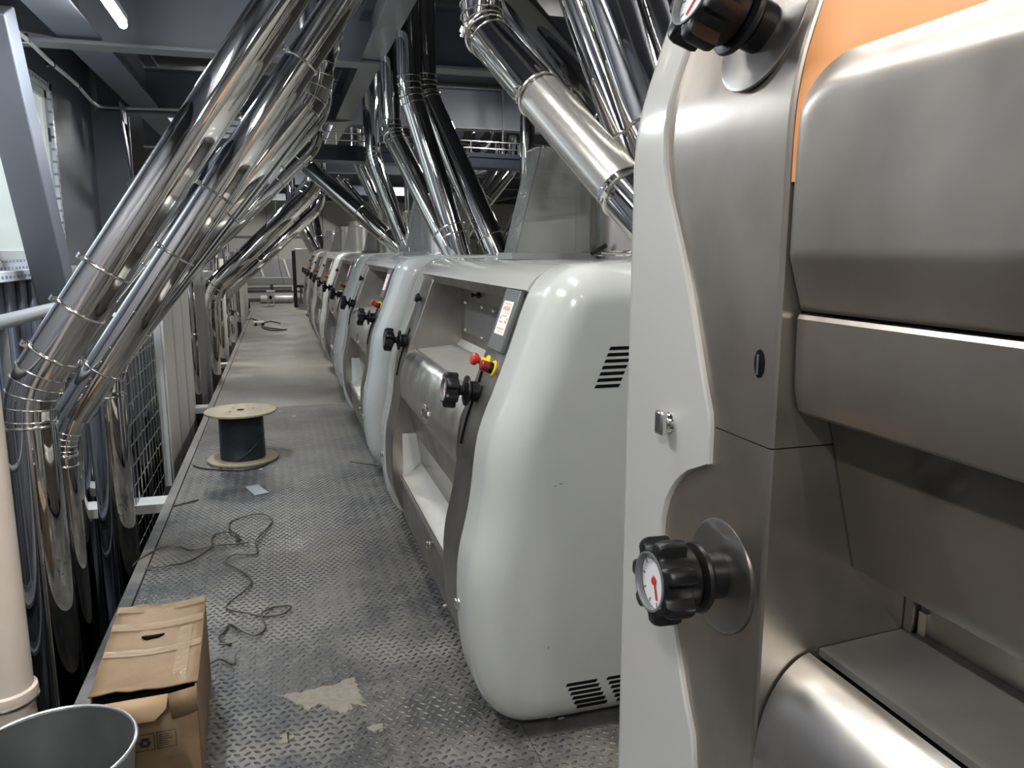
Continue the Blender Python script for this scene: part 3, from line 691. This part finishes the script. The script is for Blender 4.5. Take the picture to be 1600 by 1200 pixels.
for y, x0, z0, x1, z1, r, lab in lp:
    pipe(lab, [(x0, y, -2.8), (x0, y, z0), (x1, y + .1, z1), (x1, y + .1, 3.75)], r, [(1, .35), (1, .78), (1, .9)], n=36, bend=.13, beads=False)
pipe('stainless pipe with elbow near the far end of the floor opening', [(-.92, 10.8, -2.8), (-.92, 10.8, 1.1), (.55, 10.9, 2.5), (.55, 10.9, 3.2)], .11, [(1, .06), (1, .33)], n=32, bend=.22, beads=True)
pipe('shallow leaning stainless pipe far back on the left', [(-.95, 12.4, -2.8), (-.95, 12.4, 1.0), (.6, 12.5, 2.75), (.6, 12.5, 3.7)], .10, [(1, .3), (1, .36)], n=28, bend=.2, beads=False)
pipe('low leaning stainless pipe reaching towards the far white wall', [(-.95, 14.0, -2.8), (-.95, 14.0, .85), (.75, 14.1, 2.4), (.75, 14.1, 3.7)], .09, [(1, .38), (1, .44)], n=28, bend=.2, beads=False)
pipe('furthest leaning stainless pipe of the left bank', [(-1.0, 17.0, -2.8), (-1.0, 17.0, 1.0), (.3, 17.1, 2.5), (.3, 17.1, 3.7)], .10, [(1, .5)], n=24, bend=.2, beads=False)
for k, (y, x) in enumerate(((9.25, -1.0), (9.75, -1.12), (12.9, -.98), (15.2, -.95), (18.6, -.98))):
    pipe('upright stainless pipe standing in the floor opening, number %s counted from the clad panel' % ['one', 'two', 'three', 'four', 'five'][k], [(x, y, -2.8), (x, y, 1.6 + .2 * (k % 2))], .085, [(0, .8)], n=28, name='upright_pipe', group='upright pipes in the opening')
# cream plastic pipe at the left edge
cpz = empty('plastic_pipe', (-.985, 2.86, -2.8), 'cream plastic pipe with a collar at the lower left edge', 'pipe')
MB().sweep([(-.985, 2.86, -2.8), (-.985, 2.86, 1.9)], .083, 40).build('tube', 'pvc', cpz)
MB().at(Matrix.Translation((-.985, 2.86, 0))).lathe([(.084, .10), (.094, .105), (.096, .125), (.094, .142), (.084, .147)], 40).build('collar', 'pvc', cpz)
MB().torus((-.985, 2.86, .103), (0, 0, 1), .093, .005, 40, 8).build('collar_ring', 'clamp', cpz)
# right bank: pipes coming down onto the mills
def rp(label, a, b, r, rings, stub=True, n=40, **k):
    pts = [tuple(b), tuple(a)]
    if stub: pts.append((a[0], a[1], 3.75))
    return pipe(label, pts, r, rings, n=n, bend=.1, **k)
t1 = rp('thick stainless pipe slanting down across the right, with a bright lower sleeve', gy(752, 45, 3.4), gy(1040, 372, 2.3), .089, [(0, .17), (0, .62), (0, .97)], beads=True)
a_, b_ = Vector(gy(1040, 372, 2.3)), Vector(gy(752, 45, 3.4))
MB().sweep([a_.lerp(b_, .19), a_.lerp(b_, .605)], .092, 48).build('sleeve', 'satin_tube', t1, sharp=20)
rp('thick dark stainless pipe slanting just behind the brightest right one', gy(792, -2, 4.0), gy(1030, 300, 2.85), .104, [(0, .28), (0, .95)], beads=True)
rp('steep stainless pipe in front of the right slanting pair', gy(884, -60, 3.1), gy(1018, 330, 2.7), .075, [(0, .28), (0, .16)])
rp('steep wide stainless pipe at the top right beside the tall mill', gy(935, -60, 2.8), gy(1055, 300, 2.55), .10, [(0, .3)])
rp('steep stainless pipe furthest right partly hidden by the tall mill', gy(985, -60, 3.2), gy(1095, 240, 3.0), .11, [(0, .3)])
rp('left one of the two tall stainless pipes standing on the second mill', gy(639, 142, 6.0), gy(722, 404, 5.8), .087, [(0, .15), (0, .2)])
rp('right one of the two tall stainless pipes standing on the second mill', gy(662, 140, 6.25), gy(782, 406, 5.75), .10, [(0, .13), (0, .95)])
rp('dark stainless pipe leaning left behind the two tall ones', gy(612, 208, 6.8), gy(712, 404, 6.07), .088, [(0, .18), (0, .97)])
rp('long stainless pipe slanting from the aisle down to the third mill', gy(474, 254, 9.8), gy(634, 396, 9.2), .10, [(0, .2), (0, .45), (0, .97)], n=32)
rp('stainless pipe standing upright on the third mill', gy(582, 245, 9.05), gy(640, 400, 8.9), .095, [(0, .16)], n=32)
rp('stainless pipe behind the upright one of the third mill', gy(560, 250, 10.4), gy(628, 400, 10.3), .09, [(0, .2)], n=28)
rp('thin stainless pipe slanting behind the third mill', gy(530, 275, 10.6), gy(600, 360, 10.3), .05, [(0, .9)], n=24, stub=False)
for k, (a, b, Y_, r) in enumerate((((638, 268), (640, 372), 10.8, .06), ((652, 275), (650, 372), 11.2, .06), ((466, 345), (492, 392), 20.5, .14), ((487, 338), (497, 390), 21.2, .18), ((800, 262), (760, 312), 10.5, .10), ((780, 262), (742, 330), 11.0, .12), ((826, 262), (824, 330), 7.6, .06), ((822, 318), (782, 380), 7.2, .06), ((768, 210), (742, 242), 12.5, .10), ((735, 208), (722, 240), 13.0, .10))):
    a3, b3 = gy(*a, Y_), gy(*b, Y_)
    b3 = a3 + (b3 - a3) * (1.6 if k in (4, 5, 7) else 1.0)
    rp('stainless pipe in the background ' + ['left of the thin upright pair', 'right of the thin upright pair', 'slanting dark before the far wall', 'upright before the far wall with a white band', 'leaning rightwards under the cable bridge', 'leaning rightwards under the cable bridge, further left', 'dark and upright beside the first hopper', 'slanting behind the first hopper', 'above the cable bridge, right one', 'above the cable bridge, left one'][k],
       a3, b3, r, [(0, .4)], n=24, stub=True, group='background pipes', beads=False, bolts=False)
# ================================================================== CABLE BRIDGE
cb = empty('cable_bridge', (1.5, 9.0, 2.6), 'dark navy cable bridge with thin railing crossing under the ceiling', 'bridge')
A, B = Vector((-.6, 9.1, 2.64)), Vector((5.5, 9.98, 2.64)); d = (B - A)
MB().bar(A + Vector((0, 0, .06)), B + Vector((0, 0, .06)), .34, .12).build('deck', 'tray_navy', cb)
MB().bar(A + Vector((0, -.17, .14)), B + Vector((0, -.17, .14)), .03, .05).build('edge_rail', 'tray_navy', cb)
for z in (.22, .30): MB().sweep([A + Vector((0, -.16, z)), B + Vector((0, -.16, z))], .008, 8).build('railing', 'clamp', cb)
for k in range(20):
    p = A + d * (k / 19) + Vector((0, -.16, .1)); MB().sweep([p, p + Vector((0, 0, .2))], .009, 8).build('baluster', 'clamp', cb)
for k, t_ in enumerate((.05, .55, .98)):
    p = A + d * t_ + Vector((0, 0, .12)); MB().sweep([p, (p.x, p.y, 3.75)], .012, 8).build('hanger_rod', 'clamp', cb)

# ================================================================== GUARD, CLADDING, POSTS ON THE LEFT
g = empty('mesh_guard', (-1.06, 5.9, -.1), 'wire mesh guard panel standing in the floor opening on the left', 'guard')
for k in range(10): MB().sweep([(-.98, 5.35 + .135 * k, -.5), (-.98, 5.35 + .135 * k, 1.25)], .0045, 6).build('wire', 'clamp', g)
for k in range(13): MB().sweep([(-.98, 5.33, -.42 + .135 * k), (-.98, 6.58, -.42 + .135 * k)], .0045, 6).build('wire', 'clamp', g)
cl = empty('clad_panel', (-.93, 7.7, -.3), 'pale ribbed cladding panel beyond the wire mesh guard', 'panel')
MB().box((-1.0, 6.75, -.3), (-.95, 8.75, 1.35)).build('sheet', 'panel_white', cl)
for k in range(3): MB().box((-.95, 6.78 + .68 * k, -.3), (-.93, 7.36 + .68 * k, 1.35)).build('rib', 'panel_white', cl, bevel=.012)
for k, (y, dy, x, z1) in enumerate(((10.1, .5, -1.0, 1.5), (11.6, .35, -.98, 1.35), (13.15, .5, -.95, 1.5), (16.0, .75, -.95, 1.5), (19.5, .6, -.95, 1.5), (21.0, 1.0, -.92, 1.45))):
    q = empty('steel_post', (x, y, -.4), ['pale steel post with bolt holes before the far elbow pipe', 'pale narrow steel post behind the far elbow pipe', 'white clad post past the last floor bracket', 'white boxed post, second before the end of the opening', 'white boxed post standing before the final one', 'white boxed post closing the floor opening at the far end'][k], 'post', 'pale posts along the opening')
    MB().box((x - .1, y, -.4), (x, y + dy, z1)).build('web', 'panel_white', q, bevel=.006)
    for yy in (y, y + dy - .02): MB().box((x, yy, -.4), (x + .07, yy + .02, z1)).build('flange', 'panel_white', q)
    for zz in (.1, .7): MB().at(frame((x, y + dy / 2, zz), (1, 0, 0))).lathe([(.02, 0), (.018, .012), (.008, .016)], 10).build('bolt', 'black', q)
sg = empty('sight_bowl', (-.9, 14.6, .3), 'clear sight bowl unit on a pipe beside the opening', 'sight glass')
MB().at(Matrix.Translation((-.9, 14.6, 0))).lathe([(.08, -.3), (.08, .35), (.16, .4), (.18, .5), (.16, .55), (.09, .6), (.09, .95), (.14, .97), (.14, 1.0)], 24).build('bowl', 'chrome', sg)

# ================================================================== THINGS ON THE FLOOR
# cable spool
sx, sy = -.35, 6.31
sp_ = empty('cable_spool', (sx, sy, 0), 'wooden spool wound with dark cable standing on the walkway', 'spool')
T = Matrix.Translation((sx, sy, 0))
for z in (0.004, .385):
    M = T @ Matrix.Rotation(radians(3 if z > .1 else 1), 4, 'Y') if z < .1 else T @ Matrix.Rotation(radians(1.5), 4, 'X')
    MB().at(T).lathe([(.02, z), (.268, z), (.272, z + .003), (.272, z + .015), (.268, z + .018), (.02, z + .018)], 48, False).build('flange', 'wood', sp_, sharp=40)
prof = [(.04, .02)]
for k in range(33):
    z = .022 + .362 * k / 33; prof += [(.168 - .004 * (z / .38) + .0 * k, z), (.173 - .004 * (z / .38), z + .0055)]
prof += [(.168, .385), (.04, .385)]
wd = MB().at(T).lathe(prof, 48).build('cable_winding', 'cable_dark', sp_, sharp=50)
MB().at(T).lathe([(.001, .4005), (.03, .4005), (.03, .4045), (.001, .4045)], 20).build('hub_hole', 'black_matt', sp_)
for a in (.3, 2.2, 3.9): MB().at(T).box((.1 * cos(a) - .012, .1 * sin(a) - .004, .403), (.1 * cos(a) + .012, .1 * sin(a) + .004, .405)).build('print_mark', 'print_dark', sp_)
end = [(sx + .176 * cos(a), sy + .176 * sin(a), .22 - .19 * t_) for t_, a in [(k / 10, -.3 - 1.5 * k / 10) for k in range(11)]]
MB().sweep(end, .0055, 8).build('cable_end', 'cable_dark', wd)
tl = [tuple(gz(*p, .008)) for p in ((424, 712), (420, 722), (405, 730), (375, 735), (340, 734), (312, 731), (302, 727))]
tag(MB().sweep(crom(tl, 5), .006, 8).build('loose_cable', 'cable_dark', origin=tl[3]), 'dark cable tail curling around the foot of the spool', 'cable')
# card on the floor
pq = [gz(*p, .004) for p in ((383, 761), (403, 757.5), (420, 770), (398, 774.5))]
c0 = sum(pq, Vector()) / 4
tag(MB().add([p + Vector((0, 0, .003)) for p in pq] + [p - Vector((0, 0, .001)) for p in pq], [(0, 1, 2, 3), (7, 6, 5, 4), (0, 4, 5, 1), (1, 5, 6, 2), (2, 6, 7, 3), (3, 7, 4, 0)]).build('card', 'paper', origin=(c0.x, c0.y, 0)), 'grey blue scrap of card lying before the spool', 'card')
# loose wire
def px4(L): return [gz(x * .3667, 760 + y * .3667, .007) for x, y in L]
def wire(label, L, r=.0042):
    P = [tuple(p) for p in px4(L)]; P = [(p[0], p[1], .007 + .006 * (i % 3)) for i, p in enumerate(P)]
    return tag(MB().sweep(crom(P, 6), r, 8).build('loose_wire', 'wire', origin=P[0]), label, 'wire', 'loose wires on the walkway')
wire('long loose thin wire looping across the walkway', [(575, 362), (640, 352), (700, 350), (800, 320), (880, 280), (905, 255), (903, 222), (925, 206), (975, 203), (1012, 207), (1024, 225), (1004, 243), (1020, 232), (1000, 205), (978, 185), (985, 150), (1050, 130), (1120, 125), (1160, 145), (1130, 190), (1090, 240), (1095, 285), (1000, 295), (960, 330), (1020, 355), (1072, 405), (1040, 455), (970, 500), (975, 530), (1050, 550), (1120, 553), (1200, 550), (1242, 522), (1190, 510), (1140, 530), (1115, 556), (1131, 600), (1090, 640), (1030, 625), (985, 588), (968, 605)])
wire('short upper strand of wire by the walkway edge', [(565, 340), (600, 312), (690, 270), (770, 258), (815, 275), (905, 262), (1000, 245), (1060, 243)])
wire('bent wire end beside the box, nearest the long wire', [(968, 605), (950, 630), (934, 655), (960, 668), (986, 675), (930, 684)])
wire('bent wire stub poking out by the right side of the cardboard box', [(850, 772), (900, 758), (940, 748), (975, 752), (996, 762), (1003, 728)])
def stick(label, a, b): 
    p, q = gz(*a, .006), gz(*b, .006); tag(MB().sweep([p, q], .005, 6).build('stick', 'wire', origin=tuple(p)), label, 'stick', 'thin rods on the floor')
stick('thin dark rod lying across the walkway edge', (258, 794), (310, 781)); stick('thin dark rod lying before the second mill', (547, 721), (592, 727))
for k, (x, y) in enumerate(((437, 643), (460, 651), (408, 734), (697, 947))):
    p = gz(x, y, .004); s = .012
    tag(MB().bar(p + Vector((-s, -.004, .002)), p + Vector((s, .006, .004)), .014, .008).build('litter', 'plug_white', origin=(p.x, p.y, 0)), ['tiny white scrap right behind the spool', 'tiny white scrap right of the spool', 'tiny white scrap at the foot of the spool', 'small white bit beside the first mill foot'][k], 'scrap', 'white scraps on the floor')
# spilt powder patches
def patch(label, pts, z=.0042):
    P = [gz(*p, z) for p in pts]; n = len(P); out = []
    for i in range(n):
        a, b = P[i], P[(i + 1) % n]
        for k in range(5):
            q = a + (b - a) * (k / 5); out.append(q + Vector((random.uniform(-1, 1), random.uniform(-1, 1), 0)) * .008)
    c = sum(out, Vector()) / len(out)
    o = MB().rings([[(p.x, p.y, .0005) for p in out], [tuple(c + (p - c) * .95 + Vector((0, 0, 0))) for p in out]]).build('powder_spill', 'dust', origin=(c.x, c.y, 0)); o['kind'] = 'stuff'; tag(o, label, 'powder')
patch('beige powder patch spilt on the checker plate, largest', [(428, 1085), (470, 1080), (520, 1068), (555, 1056), (562, 1075), (566, 1090), (572, 1104), (552, 1100), (545, 1115), (515, 1108), (500, 1098), (480, 1110), (465, 1100), (455, 1090)])
patch('small round powder spot left of the largest patch', [(437, 1150), (450, 1143), (458, 1152), (450, 1162), (438, 1160)])
patch('small powder spot right below the largest patch', [(575, 1134), (595, 1130), (602, 1138), (590, 1143), (576, 1142)])
# cardboard box
def cardbox():
    cx, cy, hw, hl, H = -.468, 2.655, .148, .318, .345
    R = Matrix.Translation((cx, cy, 0)) @ Matrix.Rotation(radians(2.5), 4, 'Z')
    r = empty('cardboard_box', (cx, cy, 0), 'battered brown cardboard box with clear tape on the walkway edge', 'box')
    P = lambda *a: a
    MB().at(R).box((-hw, -hl, .002), (-hw + .006, hl, H - .012)).box((hw - .006, -hl, .002), (hw, hl, H - .012)).box((-hw, hl - .006, .002), (hw, hl, H - .012)).box((-hw, -hl, .002), (hw, -hl + .006, H - .03)).box((-hw, -hl, .002), (hw, hl, .008)).build('walls', 'cardboard', r, bevel=.004)
    # sagging lid, slightly raised over the front slot
    rows = []
    for i in range(13):
        row = []
        for j in range(9):
            u, v = -hw - .003 + (2 * hw + .006) * j / 8, -hl + .02 + (2 * hl - .02) * i / 12
            z = H - .006 - .016 * sin(pi * j / 8) * sin(pi * i / 12) + .005 * sin(i * 2.1 + j) + .003 * sin(i * 4.3 - j * 2.7) + (.008 if i == 0 and j < 6 else 0)
            row.append((u, v, z))
        rows.append(row)
    lid = MB().at(R).rings(rows, False, False, False).build('lid', 'cardboard', r, sharp=60)
    lid.modifiers.new('s', 'SOLIDIFY').thickness = .006
    MB().at(R).box((-hw + .01, -hl + .008, H - .05), (hw - .01, -hl + .05, H - .03)).build('dark_inside', 'black_matt', r)
    # torn front flap folded out
    fv = [(-hw, -hl + .004, H - .022), (hw * .45, -hl + .004, H - .022), (hw * .42, -hl - .03, H - .05), (hw * .2, -hl - .045, H - .075), (-hw * .2, -hl - .05, H - .07), (-hw * .7, -hl - .035, H - .05), (-hw, -hl - .02, H - .035)]
    f = MB().at(R).add(fv, [tuple(range(7))]).build('torn_flap', 'cardboard_in', r); f.modifiers.new('s', 'SOLIDIFY').thickness = .004
    f2 = MB().at(R).add([(hw * .45, -hl - .002, H - .02), (hw, -hl - .002, H - .008), (hw, -hl - .006, H - .085), (hw * .5, -hl - .008, H - .10)], [(0, 1, 2, 3)]).build('side_flap', 'cardboard', r); f2.modifiers.new('s', 'SOLIDIFY').thickness = .004
    h = [(-.012 + .03 * cos(a) * (1 + .35 * sin(3 * a)), .07 + .012 * sin(a) * (1 + .5 * cos(2 * a))) for a in [2 * pi * k / 14 for k in range(14)]]
    MB().at(R).rings([[(x, y, H - .0265) for x, y in h], [(x, y, H - .0125) for x, y in h]]).build('torn_hole', 'black_matt', lid)
    for (a, b, c, d, z) in ((-hw, hw, .12, .17, H - .003), (-hw, hw, -.06, -.02, H - .006), (hw * .5, hw * .78, -hl + .02, .1, H - .004), (-hw, hw, hl - .06, hl - .01, H - .0)):
        rr = []
        for j in range(9): x = a + (b - a) * j / 8; rr.append((x, z - .013 * sin(pi * (x + hw) / (2 * hw))))
        MB().at(R).rings([[(x, c, zz + .004) for x, zz in rr], [(x, d, zz + .004) for x, zz in rr]], False, False, False).build('tape_strip', 'tape', lid)
    MB().at(R).box((hw * .28, -hl - .0015, .12), (hw * .62, -hl, .26)).build('tape_strip', 'tape', r)
    # printed symbols on the front face: two framed boxes, recycling arrows, tiny lines
    pm = MB().at(R); y = -hl - .001
    def rect(x0, z0, x1, z1): pm.box((x0, y - .0006, z0), (x1, y, z1))
    for x0 in (-.035, .026):
        x1 = x0 + .055; z0, z1 = .150, .205; t_ = .002
        rect(x0, z0, x1, z0 + t_); rect(x0, z1 - t_, x1, z1); rect(x0, z0, x0 + t_, z1); rect(x1 - t_, z0, x1, z1)
    cxx, czz = -.0075, .176
    for k in range(3):
        a = pi / 2 + k * 2 * pi / 3; p1 = Vector((cos(a), sin(a))) * .019; p2 = Vector((cos(a + 2 * pi / 3), sin(a + 2 * pi / 3))) * .019
        s_, e_ = p1.lerp(p2, .12), p1.lerp(p2, .62); dd = (e_ - s_).normalized(); nn = Vector((-dd.y, dd.x)) * .0045
        q = [s_ - nn, s_ + nn, e_ + nn, e_ - nn]; h_ = [e_ + nn * 2.1, e_ + dd * .011, e_ - nn * 2.1]
        for poly in (q, h_): pm.add([(cxx + v.x, y - .0006, czz + v.y) for v in poly] + [(cxx + v.x, y, czz + v.y) for v in poly], [tuple(range(len(poly))), tuple(range(2 * len(poly) - 1, len(poly) - 1, -1))])
    for k in range(6): rect(.031, .158 + .007 * k, .036 + .035 * random.uniform(.5, 1), .1605 + .007 * k)
    pm.build('printed_symbols', 'print_dark', r)
cardbox()
# metal bin
bx_, by_ = -.612, 1.975
bn_ = empty('metal_bin', (bx_, by_, 0), 'open grey metal bin in the lower left corner', 'bin')
T = Matrix.Translation((bx_, by_, 0))
MB().at(T).lathe([(.001, .004), (.15, .004), (.155, .01), (.2, .42), (.197, .42), (.152, .014), (.001, .014)], 64, False).build('bucket', 'galv', bn_, sharp=40)
MB().torus((bx_, by_, .421), (0, 0, 1), .2005, .0055, 72, 10).build('rim', 'galv_rim', bn_)
tag(MB().sweep(crom([tuple(gz(q[0], q[1], -.35)) for q in ((92, 1075), (98, 1080), (94, 1087), (100, 1093))], 4), .013, 10).build('rag', 'rag_blue', origin=tuple(gz(96, 1085, -.36))), 'blue rag below the walkway edge behind the bin', 'rag')

# ================================================================== FAR END
fc = empty('white_cabinet', (1.0, 23.6, 0), 'white cabinet with flat top at the far end of the row', 'cabinet')
MB().box((.42, 23.4, .62), (2.4, 24.6, 1.68)).build('body', 'white_paint_b', fc, bevel=.02)
for z in (.25, .5): MB().box((.6, 23.5, z), (2.3, 24.5, z + .12)).build('shelf', 'white_paint_b', fc)
MB().box((.5, 23.45, 0), (2.35, 24.55, .08)).build('plinth', 'grey_paint', fc)
MB().box((.42, 23.4, .56), (2.4, 24.6, .62)).build('dark_rail', 'black', fc)
tag(MB().box((.36, 23.2, 0), (.46, 23.3, 1.62)).build('black_post', 'black', origin=(.4, 23.25, 0), bevel=.01), 'black upright post in front of the white cabinet at the far end', 'post')
bk = empty('steel_bench', (-.3, 26, 0), 'long grey steel bench with shelves before the far white wall', 'bench')
MB().box((-1.3, 25.7, .55), (.7, 26.4, .78)).build('top_beam', 'grey_paint', bk, bevel=.02)
for x in (-1.25, -.3, .6): MB().box((x, 25.8, 0), (x + .08, 26.3, .56)).build('leg', 'beam_paint', bk)
MB().box((-1.3, 25.8, .28), (.7, 26.4, .32)).build('shelf', 'grey_paint', bk)
MB().box((-1.3, 26.3, .78), (.7, 26.38, 1.35)).build('back_panel', 'grey_paint', bk)
for x in (-.5, .3): MB().bar((x, 26.28, .78), (x - .15, 26.28, 1.35), .06, .03, (0, 1, 0)).build('strut', 'panel_white', bk)
tag(MB().sweep([(-1.15, 25.98, .39), (.35, 25.98, .39)], .07, 24).build('white_duct', 'white_paint', origin=(-.4, 25.98, .32)), 'white round duct resting along the steel bench, upper one', 'duct', 'white ducts at the far end')
tag(MB().sweep([(-.6, 25.2, .13), (.36, 25.2, .13)], .12, 24).build('white_duct', 'white_paint', origin=(-.1, 25.2, 0)), 'white round duct lying on the floor at the far end, lower one', 'duct', 'white ducts at the far end')
va = empty('valve_unit', (-.3, 23.8, 0), 'small white box shaped unit standing on the far floor', 'unit')
MB().box((-.38, 23.7, .18), (-.18, 23.95, .42)).build('body', 'plug_white', va, bevel=.02); MB().box((-.33, 23.69, .22), (-.25, 23.7, .32)).build('opening', 'black_matt', va)
for x in (-.37, -.22): MB().box((x, 23.75, 0), (x + .03, 23.9, .19)).build('foot', 'plug_white', va)
MB().box((-.40, 23.68, .42), (-.16, 23.97, .46)).build('cap', 'plug_white', va)
mo = empty('white_motor', (-1.0, 22.6, 0), 'small white motor with dark wheel at the end of the opening', 'motor')
MB().box((-1.08, 22.5, .35), (-.9, 22.9, .62)).build('body', 'plug_white', mo, bevel=.03); MB().box((-1.03, 22.6, 0), (-.95, 22.8, .36)).build('leg', 'plug_white', mo)
MB().at(frame((-.9, 22.75, .12), (1, 0, 0))).lathe([(.02, 0), (.1, .01), (.1, .06), (.02, .07)], 20).build('wheel', 'black', mo)
ex = empty('extension_lead', tuple(gz(404, 505, 0)), 'pale extension socket with cables lying on the far walkway', 'cable')
p = gz(405, 505, .03); MB().box((p.x - .12, p.y - .18, .005), (p.x + .1, p.y + .18, .07)).build('socket_block', 'plug_white', ex, bevel=.01)
for k, x in enumerate((-.09, .06)): MB().box((p.x + x, p.y - .32, .005), (p.x + x + .05, p.y - .22, .06)).build('plug', 'black', ex)
for L in (((404, 502), (395, 498), (385, 500)), ((408, 506), (422, 502), (438, 505)), ((408, 510), (425, 513), (448, 515), (425, 516), (410, 512))):
    MB().sweep(crom([tuple(gz(*q, .015)) for q in L], 5), .012, 8).build('lead', 'wire', ex)
tag(MB().sweep(crom([(.02, 25.6, 3.75), (-.05, 25.5, 2.2), (.0, 25.4, 1.2), (.12, 25.3, .6)], 6), .008, 6).build('hanging_cable', 'cable_dark', origin=(.0, 25.4, .6)), 'thin dark cable hanging down before the far white wall', 'cable')
for k in range(8):
    MB().box((-5.9 + 1.85 * k, 27.97, 0), (-5.88 + 1.85 * k, 28.0, 3.7)).build('panel_joint', 'grey_paint', bpy.data.objects['wall_far'])
MB().box((-6, 27.95, 2.05), (9, 28.0, 2.11)).build('panel_joint', 'grey_paint', bpy.data.objects['wall_far'])
# machines of the neighbouring row, seen over the mills
nb = empty('neighbour_plansifter', (6.2, 14, 0), 'pale machine block in the neighbouring row behind the mills', 'machine')
MB().box((5.2, 11, 0), (7.4, 17, 2.3)).build('body', 'wall_far', nb, bevel=.05)
MB().box((5.1, 10.9, 2.3), (7.5, 17.1, 2.42)).build('top_frame', 'grey_paint', nb)
